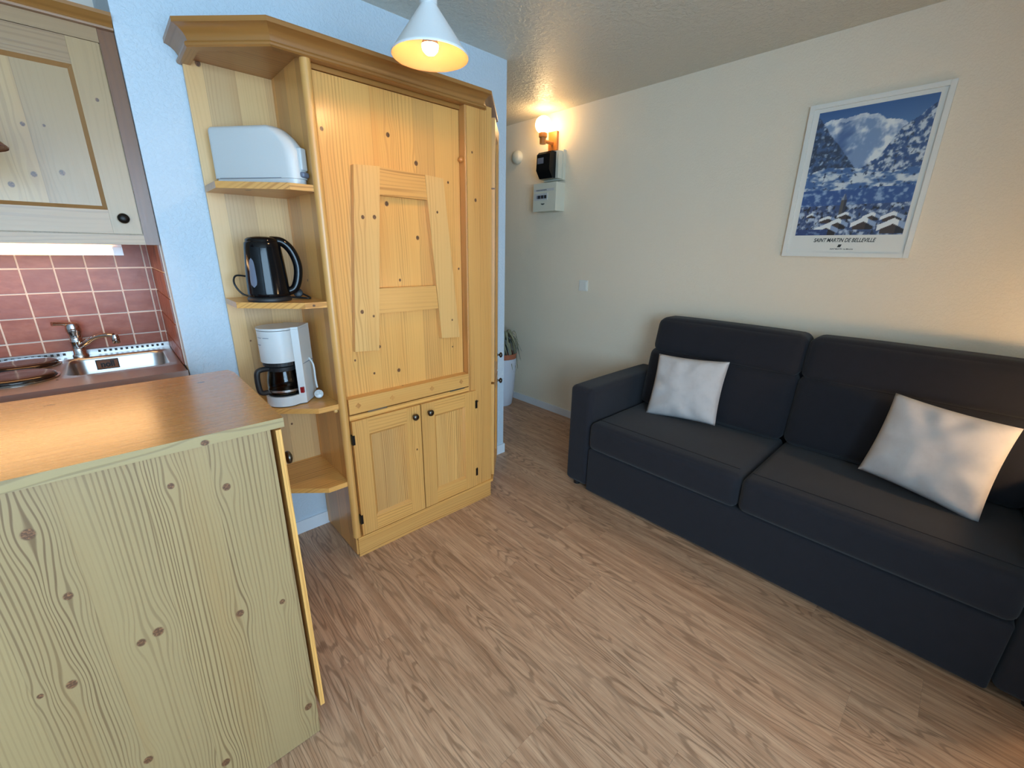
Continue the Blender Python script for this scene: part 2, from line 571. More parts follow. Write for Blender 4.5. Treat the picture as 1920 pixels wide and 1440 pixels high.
M_CEIL = plaster('ceiling_gloss_plaster', lin(222, 216, 200), 55.0, 0.75, 0.34, 0.004)
M_BASE = plain('white_gloss_paint', lin(235, 237, 240), 0.4)
M_SUB = plain('screed', lin(70, 55, 42), 0.9)
M_GROUT = plain('grout', lin(246, 226, 208), 0.85, 0, 0.3)
M_WHITE = plain('white_plastic', lin(208, 208, 206), 0.32, coat=0.2)
M_WHITE2 = plain('ivory_plastic', lin(226, 224, 206), 0.45)
M_BLACK = plain('black_gloss_plastic', (0.004, 0.004, 0.005), 0.10, spec=0.28)
M_BLACKM = plain('black_matt_plastic', (0.012, 0.012, 0.013), 0.5)
M_GREY = plain('grey_translucent_gauge', lin(112, 118, 134), 0.3)
M_STEEL = plain('brushed_steel', lin(190, 188, 186), 0.30, 1.0, 0.05, 220)
M_CHROME = plain('chrome', lin(205, 200, 196), 0.10, 1.0)
M_DARKMETAL = plain('bronze_knob', lin(92, 84, 74), 0.28, 1.0)
M_HINGE = plain('black_hinge', (0.015, 0.012, 0.01), 0.4, 0.6)
M_HINGE2 = plain('steel_hinge', lin(180, 176, 165), 0.3, 1.0)
M_PLATE = plain('hot_plate_dark', lin(46, 34, 28), 0.2, 0.5, coat=0.4)
M_RED = plain('red_switch', lin(150, 22, 28), 0.3)
M_LAMPW = plain('white_enamel', lin(232, 232, 232), 0.35)
M_SCON = wood('lamp_wood', 'Z', lin(204, 128, 60), lin(160, 88, 34), 9.0, 90, 0.4, (), 0.0)
M_BROWN = plain('copper_brown_shade', lin(126, 66, 34), 0.35, 0.2)
M_SOFA = fabric('charcoal_weave', (0.018, 0.0175, 0.022), 1400, 0.35, 0.3, 0.12)
M_SEAM = plain('seam_thread', (0.008, 0.008, 0.01), 0.9)
M_CUSH = fabric('pale_grey_linen', lin(208, 200, 196), 1200, 0.4, 0.12, 0.15)
M_GLASS = glass('clear_glass')
M_PAPER = plain('poster_paper', lin(238, 237, 228), 0.4)
M_INK = plain('poster_ink', lin(40, 46, 44), 0.6)
M_FRAME = plain('white_frame', lin(240, 239, 230), 0.35)
M_WRAP = plain('white_paper_wrap', lin(226, 228, 238), 0.7, 0, 0.4, 60)
M_TERRA = plain('terracotta', lin(186, 108, 76), 0.8)
M_LEAF = plain('dry_grey_green_leaf', lin(142, 138, 110), 0.75)
M_LEAF2 = plain('dusty_leaf', lin(108, 112, 104), 0.75)
M_BULB = emit('bulb_glow', (1.0, 0.62, 0.29), PENDANT_E)
M_GLOBE = emit('globe_glow', (1.0, 0.66, 0.30), GLOBE_E)
M_STRIP = emit('strip_glow', (1.0, 0.58, 0.24), STRIP_E)
M_TLB = emit('table_bulb_glow', (1.0, 0.63, 0.31), TABLE_E)

def tile_mat():
    t = NT('terracotta_glaze')
    P, x, y, z = t.pos()
    oi = t.n('ShaderNodeObjectInfo').outputs['Random']
    n = t.noise(t.vec(t.math('MULTIPLY', x, 14.0), t.math('MULTIPLY', t.math('ADD', y, z), 30.0), t.math('MULTIPLY', oi, 30.0)), 1.0, 3, 0.6)
    c = t.mix(t.ss(n, 0.3, 0.72), lin(138, 76, 56), lin(160, 100, 78))
    c = t.mix(t.math('MULTIPLY', oi, 0.5), c, lin(128, 70, 52))
    t.set(Base_Color=c, Roughness=0.40)
    t.bump(t.noise(P, 26.0, 2), 0.25, 0.004)
    return t.m
M_TILE = tile_mat()

# ---------------------------------------------------------------- room shell
CEIL = 2.41
WY = 2.08          # rear wall (behind the tall cabinet)
NICHE = 2.65
NX = 0.175         # right reveal of the kitchen niche
WX = 1.875         # end of the rear wall
SX = 2.76          # right (sofa) wall
FY = -0.75         # face of the added daylight-blocking wall behind the camera
LX = -1.9

def struct(name, bm, mat, **kw):
    return link(name, bm, mat, kind='structure', **kw)

BY = -1.8         # back of the unseen window bay, recessed to steer the daylight
floor = struct('floor', box(LX, SX, BY, 4.5, -0.06, -0.009), M_SUB, loc=(0.5, 1.0, 0))
# vinyl planks laid along the room: strip origin x, one measured butt joint y per strip, 1.22 m long
PW, PLN = 0.2105, 1.22
known = {0: .877, 1: 1.21, 2: .612, 3: .287, 4: 1.182, 5: .86, 6: 1.199, 7: 1.035}
plank_bm = {}
for k in range(-10, 13):
    xa, xb = 0.126 + PW * k, 0.126 + PW * (k + 1)
    xa, xb = max(xa, LX), min(xb, SX)
    if xb - xa < 0.01:
        continue
    j = known.get(k, (0.37 * k * 1.7) % PLN)
    lim = FY if xa > .95 else BY
    y = j - PLN * math.ceil((j - lim) / PLN)
    while y < 4.5:
        ya, yb = max(y, lim), min(y + PLN, 4.5)
        if yb - ya > 0.02:
            key = (round(xb - xa, 4), round(yb - ya, 4))
            if key not in plank_bm:
                b = box(0.0002, key[0] - 0.0002, 0.0002, key[1] - 0.0002, -0.009, 0)
                finish(b, None, 0.0007, 1)
                me = bpy.data.meshes.new('floor_plank')
                b.to_mesh(me); b.free()
                me.materials.append(M_OAK)
                plank_bm[key] = me
            o = bpy.data.objects.new('floor_plank', plank_bm[key])
            COL.objects.link(o)
            o.parent = floor
            o.location = Vector((xa, ya, 0)) - ORG[floor.name]
        y += PLN

struct('ceiling', box(LX - 0.1, SX + 0.1, BY - 0.1, 4.6, CEIL, CEIL + 0.1), M_CEIL, loc=(0.5, 1.0, CEIL))
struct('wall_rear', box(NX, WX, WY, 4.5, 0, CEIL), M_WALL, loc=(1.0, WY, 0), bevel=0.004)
struct('wall_right', box(SX, SX + 0.1, FY - 0.1, 4.6, 0, CEIL), M_WALLR, loc=(SX, 1, 0))
struct('wall_hallway', box(WX, SX, 4.5, 4.6, 0, CEIL), M_WALLR, loc=(2.3, 4.5, 0))
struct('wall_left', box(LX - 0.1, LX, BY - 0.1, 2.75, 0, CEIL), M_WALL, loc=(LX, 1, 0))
struct('wall_daylight_block', box(0.98, SX, BY - 0.1, FY, 0, CEIL), M_WALL, loc=(1.8, FY, 0))  # unseen block, put in to keep window light off the sofa's right end
b = bmesh.new()
addbox(b, LX, WIN_X0 - 0.04, BY - 0.1, BY, 0, CEIL)
addbox(b, WIN_X1 + 0.04, 0.98, BY - 0.1, BY, 0, CEIL)
addbox(b, WIN_X0 - 0.04, WIN_X1 + 0.04, BY - 0.1, BY, WIN_Z1 + 0.04, CEIL)
addbox(b, WIN_X0 - 0.04, WIN_X1 + 0.04, BY - 0.1, BY, 0, WIN_Z0 - 0.04)
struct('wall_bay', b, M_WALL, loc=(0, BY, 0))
win = struct('window_1', box(WIN_X0 - 0.04, WIN_X0 + 0.03, BY - 0.09, BY - 0.03, WIN_Z0 - 0.04, WIN_Z1 + 0.04), M_BASE, loc=(-0.3, BY - 0.06, WIN_Z0))
XM = (WIN_X0 + WIN_X1) / 2
for xa, xb in ((XM - 0.04, XM + 0.04), (WIN_X1 - 0.03, WIN_X1 + 0.04)):
    link('window_stile', box(xa, xb, BY - 0.09, BY - 0.03, WIN_Z0 - 0.04, WIN_Z1 + 0.04), M_BASE, win)
for za, zb in ((WIN_Z0 - 0.04, WIN_Z0 + 0.04), (WIN_Z1 - 0.04, WIN_Z1 + 0.04)):
    for xa, xb in ((WIN_X0 + 0.03, XM - 0.04), (XM + 0.04, WIN_X1 - 0.03)):
        link('window_rail', box(xa, xb, BY - 0.085, BY - 0.035, za, zb), M_BASE, win)
for xa, xb in ((WIN_X0 + 0.03, XM - 0.04), (XM + 0.04, WIN_X1 - 0.03)):
    link('pane', box(xa, xb, BY - 0.064, BY - 0.058, WIN_Z0 + 0.04, WIN_Z1 - 0.04), M_GLASS, win)

# kitchen niche with its tiles
wk = struct('wall_kitchen', box(LX, NX, NICHE, NICHE + 0.1, 0, CEIL), M_GROUT, loc=(-0.5, NICHE, 0))
def tile(bm_loc):
    return link('tile', bm_loc, M_TILE, wk, bevel=0.0025, seg=2, smooth=0.6)
zs = [0.93, 0.999, 1.0985, 1.198, 1.297, 1.40]
xs = [0.166] + [0.145 - 0.0985 * i for i in range(0, 13)]
G = 0.0030
for zi in range(5):
    for xi in range(len(xs) - 1):
        jz = RND.uniform(-.0012, .0012)
        tile(box(xs[xi + 1] + G, xs[xi] - G, NICHE - 0.005, NICHE - 0.0005, zs[zi] + G + jz, zs[zi + 1] - G + jz))
link('grout_bed', box(NX - 0.004, NX - 0.0004, 2.135, NICHE - 0.0005, 0.93, 1.40), M_GROUT, wk)
ys = [2.642, 2.55, 2.45, 2.35, 2.25, 2.135]
for zi in range(5):
    for yi in range(len(ys) - 1):
        tile(box(NX - 0.009, NX - 0.0042, ys[yi + 1] + G, ys[yi] - G, zs[zi] + G, zs[zi + 1] - G))

def skirt(name, x0, x1, y0, y1, z=0.062):
    return struct(name, box(x0, x1, y0, y1, 0, z), M_BASE, loc=((x0 + x1) / 2, (y0 + y1) / 2, 0), bevel=0.003)
skirt('baseboard_right', SX - 0.011, SX - 0.0005, FY + 0.01, 4.49)
skirt('baseboard_rear', NX, WX + 0.008, WY - 0.010, WY - 0.0005, 0.068)
skirt('baseboard_hallway', WX + 0.0005, WX + 0.010, WY, 4.49, 0.068)

# ---------------------------------------------------------------- tall pine cabinet
C = thing('tall_cabinet', 'tall varnished pine corner-shelf cabinet with fold-down table and crown moulding', 'cabinet', (1.0, 1.89, 0))
link('back_panel', box(.34, .622, 2.060, 2.073, .385, 2.018), M_PZ2, C)
link('side_panel', box(.622, .640, 1.712, 2.073, .012, 2.018), M_PZ, C)
SH = [(.34, 2.059), (.34, 1.875), (.532, 1.712), (.6218, 1.712), (.6218, 2.059)]
for z in (.405, .773, 1.198, 1.612):
    link('shelf', prism(SH, z - .022, z), M_PX, C, bevel=0.0012, seg=1)
link('top_board', prism([(.342, 2.073), (.342, 1.893), (.527, 1.70), (1.388, 1.70), (1.652, 1.964), (1.652, 2.073)], 2.0185, 2.036), M_SOFFIT, C)
# half-round upright at the left of the body
pts = [(.612 + .018 + .018 * math.cos(a), 1.712 - .020 * math.sin(a)) for a in [math.pi * i / 10 for i in range(11)]]
link('pilaster', prism(pts, .112, 2.018), M_PZ, C, smooth=0.9)
link('pilaster', box(1.296, 1.440, 1.700, 1.752, .112, 2.018), M_PZ, C, bevel=0.004)
link('bead', prism([(1.286 + .006 * math.cos(a) + .005, 1.704 - .006 * math.sin(a)) for a in [math.pi * i / 6 for i in range(7)]] + [(1.285, 1.752), (1.2955, 1.752)], .112, 2.018), M_EDGE, C)
link('inner_lining', box(.640, 1.285, 1.766, 1.78, .11, 2.018), M_PZ2, C)
# fold-down table panel
FD = link('fold_down_panel', box(.6485, 1.283, 1.742, 1.764, .72, 1.985), M_FOLD, C, bevel=0.0015, seg=1)
rail = link('bottom_rail', box(.6495, 1.2835, 1.697, 1.7415, .7185, .786), M_PX, FD, bevel=0.004)
for xk in (.69, .85, 1.06, 1.235):
    b = bmesh.new()
    Mx = Matrix.Translation((xk, 1.6962, .752)) @ Matrix.Rotation(math.radians(45), 4, 'Y')
    addbox(b, -.009, .009, -.0012, .0008, -.009, .009, Mx)
    link('plug', b, M_EDGE, FD)
link('latch_knob', lathe([(.004, 0), (.005, .008), (.011, .013), (.0125, .02), (.009, .027), (.003, .029)], (1.279, 1.741, 1.787), 16, rot_to((0, -1, 0))), M_SCON, FD, smooth=1.0)
# A-shaped folding leg frame lying on the panel
ya, yb = 1.712, 1.7415
s = 1.712 / 1.69
def A(x, z):
    return (x * s, 1.4 + (z - 1.4) * s)
for q in (((.759, 1.697), (.864, 1.703), (.802, .981), (.697, .989)), ((1.067, 1.697), (1.158, 1.692), (1.228, .986), (1.124, .994))):
    link('frame_leg', prism([A(*p) for p in q], ya, yb, axis='Y'), M_AFR, FD, bevel=0.003)
link('frame_rail', prism([A(*p) for p in ((.8645, 1.702), (1.0665, 1.697), (1.0755, 1.600), (.8565, 1.600))], ya + .003, yb, axis='Y'), M_PX, FD, bevel=0.002)
link('frame_rail', prism([A(*p) for p in ((.8255, 1.240), (1.102, 1.240), (1.111, 1.136), (.8165, 1.136))], ya + .003, yb, axis='Y'), M_PX, FD, bevel=0.002)
link('header_rail', box(.648, 1.285, 1.735, 1.7655, 1.987, 2.018), M_CROWN, C)

def framed_door(parent, name, T, w, z0, z1, st, th, mv, mh, mp, knob=None, hinges=(), mm=None):
    """T maps (u, outward, z) to the world; the door lies from outward 0 to th."""
    d = link(name, box(st - .004, w - st + .004, th * .25, th * .55, z0 + st - .004, z1 - st + .004, T), mp, parent)
    for a, c in ((0, st), (w - st, w)):
        link('stile', box(a, c, 0, th, z0, z1, T), mv, d, bevel=0.003)
    for a, c in ((z0, z0 + st), (z1 - st, z1)):
        link('rail', box(st + .0003, w - st - .0003, 0.0003, th - .0006, a, c, T), mh, d, bevel=0.003)
    b = bmesh.new()
    k = .012
    x0, x1, a, c = st, w - st, z0 + st, z1 - st
    for q in (((x0, a), (x1, a), (x1 - k, a + k), (x0 + k, a + k)), ((x1, a), (x1, c), (x1 - k, c - k), (x1 - k, a + k)),
              ((x1, c), (x0, c), (x0 + k, c - k), (x1 - k, c - k)), ((x0, c), (x0, a), (x0 + k, a + k), (x0 + k, c - k))):
        o0 = [b.verts.new(T @ Vector((q[0][0], th * .92, q[0][1]))), b.verts.new(T @ Vector((q[1][0], th * .92, q[1][1]))),
              b.verts.new(T @ Vector((q[2][0], th * .56, q[2][1]))), b.verts.new(T @ Vector((q[3][0], th * .56, q[3][1])))]
        b.faces.new(o0)
    link('moulding', b, mm or M_MOULD, d)
    if knob:
        R = T.to_3x3() @ rot_to((0, 1, 0))
        link('knob', lathe([(.0065, 0), (.0055, .008), (.006, .012), (.0145, .016), (.0165, .021), (.0145, .027), (.007, .031), (.001, .0318)], T @ Vector((knob[0], th, knob[1])), 20, R), M_DARKMETAL, d, smooth=1.0, label='dark bronze round knob')
    for (uu, zz) in hinges:
        link('hinge', box(uu - .006, uu + .006, th * .2, th + .004, zz - .022, zz + .022, T), M_HINGE, d, bevel=0.002)
    return d

def TY(x0, yb):   # door facing -Y, u along +X
    return Matrix(((1, 0, 0, x0), (0, -1, 0, yb), (0, 0, 1, 0), (0, 0, 0, 1)))
framed_door(C, 'door', TY(.650, 1.7115), .334, .118, .688, .073, .024, M_PZ, M_PX, M_PANEL, (.297, .640), ((.0, .604), (.0, .205)))
framed_door(C, 'door', TY(.990, 1.7115), .334, .118, .688, .073, .024, M_PZ, M_PX, M_PANEL, (.040, .641), ((.334, .610), (.334, .205)))
link('bottom_board', box(.6405, 1.2955, 1.714, 1.7655, .112, .135), M_PX, C)
link('carcass_rail', box(.648, 1.2955, 1.700, 1.7655, .690, .7115), M_PX, C, bevel=0.003)
for xh in (.775, 1.21):
    link('piano_hinge', box(xh - .045, xh + .045, 1.695, 1.700, .7118, .7182), M_HINGE2, C)
# plinth
pl = link('plinth', box(.630, 1.440, 1.703, 1.722, 0, .098), M_PX, C, bevel=0.002)
link('plinth', box(.630, .648, 1.7225, 2.068, 0, .098), M_PY, C, bevel=0.002)
link('plinth_moulding', prism([(.626, 2.066), (.626, 1.690), (1.446, 1.690), (1.664, 1.908), (1.664, 2.066), (.66, 2.066)], .0985, .1115), M_PX, C, bevel=0.004)
link('plinth', prism([(1.441, 1.722), (1.60, 1.90), (1.60, 2.066), (1.441, 2.066)], 0, .098), M_PY, C)
# angled right-hand corner with two narrow doors
d45 = math.sqrt(0.5)
def TA(p0):
    return Matrix(((d45, d45, 0, p0[0]), (d45, -d45, 0, p0[1]), (0, 0, 1, 0), (0, 0, 0, 1)))
link('corner_body', prism([(1.4405, 1.728), (1.645, 1.9325), (1.645, 2.073), (1.4405, 2.073)], .112, 2.018), M_PZ, C)
TT = TA((1.452, 1.722))
framed_door(C, 'door', TT, .276, .702, 1.985, .06, .022, M_PZ, M_PX, M_PANEL, (.235, .80))
framed_door(C, 'door', TT, .276, .126, .688, .06, .022, M_PZ, M_PX, M_PANEL, (.235, .64))
# crown moulding: five mitred lengths
base = [(.342, 2.078), (.342, 1.893), (.527, 1.700), (1.388, 1.700), (1.660, 1.972), (1.660, 2.078)]
prof = [(-.02, 2.0), (.010, 2.0), (.0155, 2.004), (.016, 2.010), (.012, 2.016), (.006, 2.018), (.0085, 2.028), (.015, 2.038), (.025, 2.047), (.036, 2.0525), (.042, 2.054), (.042, 2.068), (-.02, 2.068)]
def off(i, d):
    P = [Vector(p) for p in base]
    if i == 0:
        return P[0] + nrm_out(0, 1) * d
    if i == len(P) - 1:
        return P[i] + nrm_out(i - 1, i) * d
    n1, n2 = nrm_out(i - 1, i), nrm_out(i, i + 1)
    m = (n1 + n2).normalized()
    return P[i] + m * (d / max(0.2, m.dot(n1)))
def nrm_out(a, c):
    t = (Vector(base[c]) - Vector(base[a])).normalized()
    return Vector((-t.y, t.x)) * -1.0
for i in range(5):
    b = bmesh.new()
    r0, r1 = [], []
    for d, z in prof:
        p, q = off(i, d), off(i + 1, d)
        r0.append(b.verts.new((p.x, p.y, z)))
        r1.append(b.verts.new((q.x, q.y, z)))
    n = len(prof)
    for k in range(n):
        b.faces.new([r0[k], r0[(k + 1) % n], r1[(k + 1) % n], r1[k]])
    b.faces.new(r0)
    b.faces.new(r1[::-1])
    link('crown_moulding', b, M_CROWNY if i in (0, 4) else M_CROWN, C, smooth=0.5)
link('peg', lathe([(.004, 0), (.006, .006), (.0105, .012), (.0105, .018), (.006, .024)], (.6215, 1.735, .74), 14, rot_to((-1, 0, 0))), M_AFR, C, smooth=1.0)

# ---------------------------------------------------------------- kitchen worktop island
I = thing('kitchen_island', 'knotty pale pine bar cabinet in the foreground with a side door', 'cabinet', (-.4, 1.3, 0))
link('front_panel', box(-1.1, .2135, 1.050, 1.072, 0.002, .9935), M_ISL, I, bevel=0.0012, seg=1)
link('carcass', box(-1.098, .2135, 1.0725, 1.56, .02, .9935), M_PZ, I)
dI = link('door', box(.2245, .2365, 1.052, 1.545, .09, .985), M_PZ, I, bevel=0.003, label='orange-toned pine side door, seen edge-on')
link('knob', lathe([(.0065, 0), (.0055, .010), (.006, .014), (.0155, .018), (.0175, .023), (.0155, .028), (.007, .032), (.001, .033)], (.2365, 1.125, .875), 20, rot_to((1, 0, 0))), M_DARKMETAL, dI, smooth=1.0, label='dark bronze round knob')
b = prism([(-1.12, 1.040), (.242, 1.040), (.242, 1.545), (.232, 1.590), (-1.12, 1.590)], .994, 1.0172)
finish(b, None, 0.003, 2)
o = link('island_worktop', b, M_TOP, loc=(-.4, 1.3, .994), label='glossy orange pine worktop lying on the bar cabinet', cat='worktop', bevel=0)
o.data.materials.append(M_TOPEDGE)
for p in o.data.polygons:
    if p.normal.y < -0.5 or p.normal.x > 0.5:
        p.material_index = 1

# ---------------------------------------------------------------- kitchen: sink unit, hob, base cabinet
K = thing('base_cabinet', 'dark-fronted kitchen base cabinet under the steel sink top', 'cabinet', (-.6, 2.35, 0))
link('side_panel', box(.147, .165, 2.07, 2.63, 0.0, .885), M_PZ2, K)
link('side_panel', box(-1.25, -1.232, 2.07, 2.63, 0.0, .885), M_PZ2, K)
link('front_board', box(-1.231, .1465, 2.07, 2.088, 0.0, .885), M_PZ2, K)
link('floor_board', box(-1.231, .1465, 2.0885, 2.63, .08, .098), M_PX, K)
link('fascia', box(-1.25, .168, 2.056, 2.069, .80, .8855), plain('dark_steel_fascia', lin(70, 68, 72), 0.3, 0.9), K)
link('control_knob', lathe([(.02, 0), (.019, .012), (.012, .015)], (-.25, 2.056, .868), 20, rot_to((0, -1, 0))), M_BLACKM, K, smooth=0.8)
link('badge', box(-.222, -.182, 2.0545, 2.056, .878, .8825), M_WHITE, K)
S = thing('sink_top', 'stainless steel kitchen top with a sink bowl and two hot plates', 'sink', (-.5, 2.34, .886))
ZT = .93
HX0, HX1, HY0, HY1 = -.178, .132, 2.205, 2.535
def rrect(x0, x1, y0, y1, r, n=6):
    out = []
    for cx, cy, a0 in ((x1 - r, y1 - r, 0), (x0 + r, y1 - r, 90), (x0 + r, y0 + r, 180), (x1 - r, y0 + r, 270)):
        for i in range(n + 1):
            a = math.radians(a0 + 90 * i / n)
            out.append((cx + r * math.cos(a), cy + r * math.sin(a)))
    return out
hole = rrect(HX0, HX1, HY0, HY1, .045)
RX0, RX1, RY0, RY1 = -.20, .165, 2.17, 2.56
b = bmesh.new()
cx, cy = (HX0 + HX1) / 2, (HY0 + HY1) / 2
inn, outr = [], []
for (px, py) in hole:
    dx, dy = px - cx, py - cy
    k = min(((RX1 if dx > 0 else RX0) - cx) / dx if abs(dx) > 1e-6 else 1e9, ((RY1 if dy > 0 else RY0) - cy) / dy if abs(dy) > 1e-6 else 1e9)
    inn.append(b.verts.new((px, py, ZT)))
    outr.append(b.verts.new((cx + dx * k, cy + dy * k, ZT)))
n = len(hole)
for i in range(n):
    b.faces.new([inn[i], inn[(i + 1) % n], outr[(i + 1) % n], outr[i]])
prev = inn
for (ins, dz) in ((.003, .004), (.005, .015), (.012, .13), (.03, .148), (.07, .153)):
    ring = [b.verts.new((px + (cx - px) * ins / .15, py + (cy - py) * ins / .15, ZT - dz)) for (px, py) in hole]
    for i in range(n):
        b.faces.new([prev[i], ring[i], ring[(i + 1) % n], prev[(i + 1) % n]])
    prev = ring
b.faces.new(prev)
link('bowl', b, M_STEEL, S, smooth=0.7, recalc=False)
b = bmesh.new()
addbox(b, -1.25, RX0, 2.048, 2.640, ZT - .006, ZT)
addbox(b, RX0, RX1, 2.048, RY0, ZT - .006, ZT)
addbox(b, RX0, RX1, RY1, 2.640, ZT - .006, ZT)
addbox(b, -1.25, .168, 2.040, 2.048, .886, ZT)
link('top_sheet', b, M_STEEL, S)
link('upstand', box(-1.25, .165, 2.615, 2.640, ZT, ZT + .022), M_STEEL, S, bevel=0.003)
b = bmesh.new()
for i in range(74):
    if -.19 < .14 - .0185 * i < -.095:
        continue
    xx = .14 - .0185 * i
    addbox(b, xx - .0045, xx + .0045, 2.6142, 2.6150, ZT + .006, ZT + .016)
link('slot', b, M_BLACKM, S, kind='stuff')
link('badge_plate', box(-.102, -.028, 2.5235, 2.5255, .875, .918), M_BLACKM, S)
link('badge_face', box(-.099, -.031, 2.5222, 2.5234, .878, .915), M_CHROME, S)
link('badge_lettering', text_mesh('noll', .036, facing_my((-.065, 2.5216, .8965)), 0, 0.85, 0.0016), M_BLACKM, S)
for (px, py, zt) in ((-.305, 2.50, .0), (-.300, 2.265, .0)):
    pl_ = link('hot_plate', lathe([(.1, ZT), (.101, ZT + .006), (.099, ZT + .012), (.094, ZT + .016), (.085, ZT + .0185), (.03, ZT + .0175), (.002, ZT + .017)], (px, py, 0), 48), M_PLATE, S, smooth=0.8)
    link('plate_rim', lathe([(.1, ZT + .0005), (.108, ZT + .001), (.109, ZT + .004), (.1015, ZT + .0045)], (px, py, 0), 48, cap=False), M_CHROME, pl_, smooth=0.9)

Fc = thing('kitchen_faucet', 'chrome single-lever mixer tap behind the sink bowl', 'faucet', (-.142, 2.585, ZT))
link('body', lathe([(.026, 0), (.026, .008), (.021, .014), (.020, .06), (.022, .065), (.022, .07), (.020, .074), (.021, .10), (.0245, .108), (.0245, .128), (.021, .143), (.010, .150), (.001, .151)], (-.142, 2.585, ZT + .0003), 24), M_CHROME, Fc, smooth=0.7)
link('spout', tube(smoothpath([(-.135, 2.575, ZT + .045), (-.115, 2.55, ZT + .062), (-.08, 2.515, ZT + .088), (-.045, 2.485, ZT + .098), (-.022, 2.468, ZT + .096)]), [.011] * 12 + [.0095] * 21), M_CHROME, Fc, smooth=1.2)
link('aerator', lathe([(.011, -.034), (.013, -.03), (.013, -.006), (.010, .004)], (-.018, 2.465, ZT + .096), 16), M_CHROME, Fc, smooth=0.8)
link('lever', tube([(-.150, 2.58, ZT + .142), (-.175, 2.565, ZT + .148), (-.198, 2.552, ZT + .152)], [.008, .007, .009]), M_CHROME, Fc, smooth=1.0)

# wall cabinet in the niche
U = thing('wall_cabinet', 'pine wall cabinet hung above the terracotta tiles', 'cabinet', (-.4, 2.3, 1.4))
link('carcass', box(-1.2, .1735, 2.112, 2.46, 1.405, 2.05), M_PZ2, U)
link('filler_stile', box(.132, .1735, 2.100, 2.1115, 1.3975, 2.052), M_UPD, U, bevel=0.001, seg=1)
link('top_rail', box(-1.2, .1315, 2.098, 2.1115, 2.013, 2.052), M_UPX, U)
link('light_rail', box(-1.2, .1315, 2.092, 2.1115, 1.3975, 1.430), M_UPX, U, bevel=0.002)
link('cornice', prism([(2.111, 2.0525), (2.082, 2.0525), (2.080, 2.058), (2.084, 2.064), (2.078, 2.070), (2.066, 2.080), (2.060, 2.084), (2.060, 2.094), (2.111, 2.094)], -1.2, .1735, axis='X'), M_UPC, U, smooth=0.4)
dU = framed_door(U, 'door', TY(-.330, 2.1115), .458, 1.434, 2.009, .076, .021, M_UPZ, M_UPX, M_UPZ, mm=M_UPM)
link('knob', lathe([(.006, 0), (.0055, .008), (.0145, .014), (.0165, .019), (.0145, .025), (.007, .029), (.001, .0295)], (.0865, 2.0905, 1.484), 20, rot_to((0, -1, 0))), M_HINGE, dU, smooth=1.0, label='dark round knob')
framed_door(U, 'door', TY(-.792, 2.1115), .458, 1.434, 2.009, .076, .021, M_UPZ, M_UPX, M_UPZ, mm=M_UPM)

L = thing('under_cabinet_light', 'lit strip light fixed beneath the pine wall cabinet', 'lamp', (-.3, 2.3, 1.397))
link('housing', box(-.62, .070, 2.30, 2.36, 1.388, 1.3965), M_WHITE, L)
link('diffuser', box(-.60, .040, 2.285, 2.358, 1.358, 1.3875), M_STRIP, L, bevel=0.008, seg=3)
link('end_cap', box(.041, .070, 2.284, 2.359, 1.357, 1.3878), M_WHITE, L, bevel=0.006)

# ---------------------------------------------------------------- appliances on the shelves
zt = 1.612
a = math.radians(-53)
ux, uy = math.cos(a), math.sin(a)          # toaster length axis, pointing to the lever end
fr = Vector((.538, 1.779))
MT = Matrix(((-ux, -uy, 0, fr.x), (-uy, ux, 0, fr.y), (0, 0, 1, 0), (0, 0, 0, 1)))
T = thing('toaster', 'white long-slot toaster on the top shelf of the pine cabinet', 'toaster', (.47, 1.91, zt + .0003))
LT, WT = .292, .085
def t_out(ins, ret):
    """plan outline: square tail at u = LT, round nose past u = 0; ins insets it, ret pulls the nose back."""
    o_ = []
    r1, r2 = .022 - min(ins, .015), .042 - min(ins, .03)
    for cx_, cy_, rr_, a0 in ((LT - .022, .022, r1, -90), (LT - .022, WT - .022, r1, 0), (-.012, WT - .0425, r2, 90), (-.012, .0425, r2, 180)):
        for k_ in range(9):
            an = math.radians(a0 + 90 * k_ / 8)
            pu, pw = cx_ + rr_ * math.cos(an), cy_ + rr_ * math.sin(an)
            tt = sst_((.10 - pu) / .15)
            o_.append((pu + ret * tt, pw))
    return o_
def sst_(v):
    v = min(1, max(0, v))
    return v * v * (3 - 2 * v)
b = bmesh.new()
prv = None
H_T = .172
for k_ in range(13):
    f_ = k_ / 12
    if k_ < 8:
        zz, ins = zt + .022 + (H_T - .016) * k_ / 7, 0.0
    else:
        an = math.radians(90 * (k_ - 7) / 5)
        zz, ins = zt + .022 + H_T - .016 + .016 * math.sin(an), .016 * (1 - math.cos(an))
    h_ = (zz - zt - .022) / H_T
    ring = [b.verts.new(MT @ Vector((u_, w_, zz))) for u_, w_ in t_out(ins, .008 * h_ + .075 * max(0, h_ - .45) ** 2 / .3)]
    if prv:
        for i in range(len(ring)):
            b.faces.new([prv[i], prv[(i + 1) % len(ring)], ring[(i + 1) % len(ring)], ring[i]])
    else:
        b.faces.new(ring[::-1])
    prv = ring
b.faces.new(prv)
link('body', b, M_WHITE, T, smooth=0.9)
link('base', prism([(u_ * .97 + .003, w_ * .9 + .004) for u_, w_ in t_out(0, 0)], zt + .006, zt + .0215, MT), M_WHITE, T, smooth=0.6)
for u_ in (.02, LT - .04):
    for w_ in (.02, WT - .02):
        link('foot', lathe([(.009, zt + .0003), (.009, zt + .0065)], MT @ Vector((u_, w_, 0)), 12), M_BLACKM, T)
b = puffbox((-.064, .022, zt + .026), (-.044, .058, zt + .046), .008, 5)
bmesh.ops.transform(b, matrix=MT, verts=b.verts)
link('lever', b, M_GREY, T, smooth=1.2, label='grey browning lever')
b = puffbox((-.0575, .026, zt + .05), (-.035, .060, zt + .125), .006, 6)
bmesh.ops.transform(b, matrix=MT, verts=b.verts)
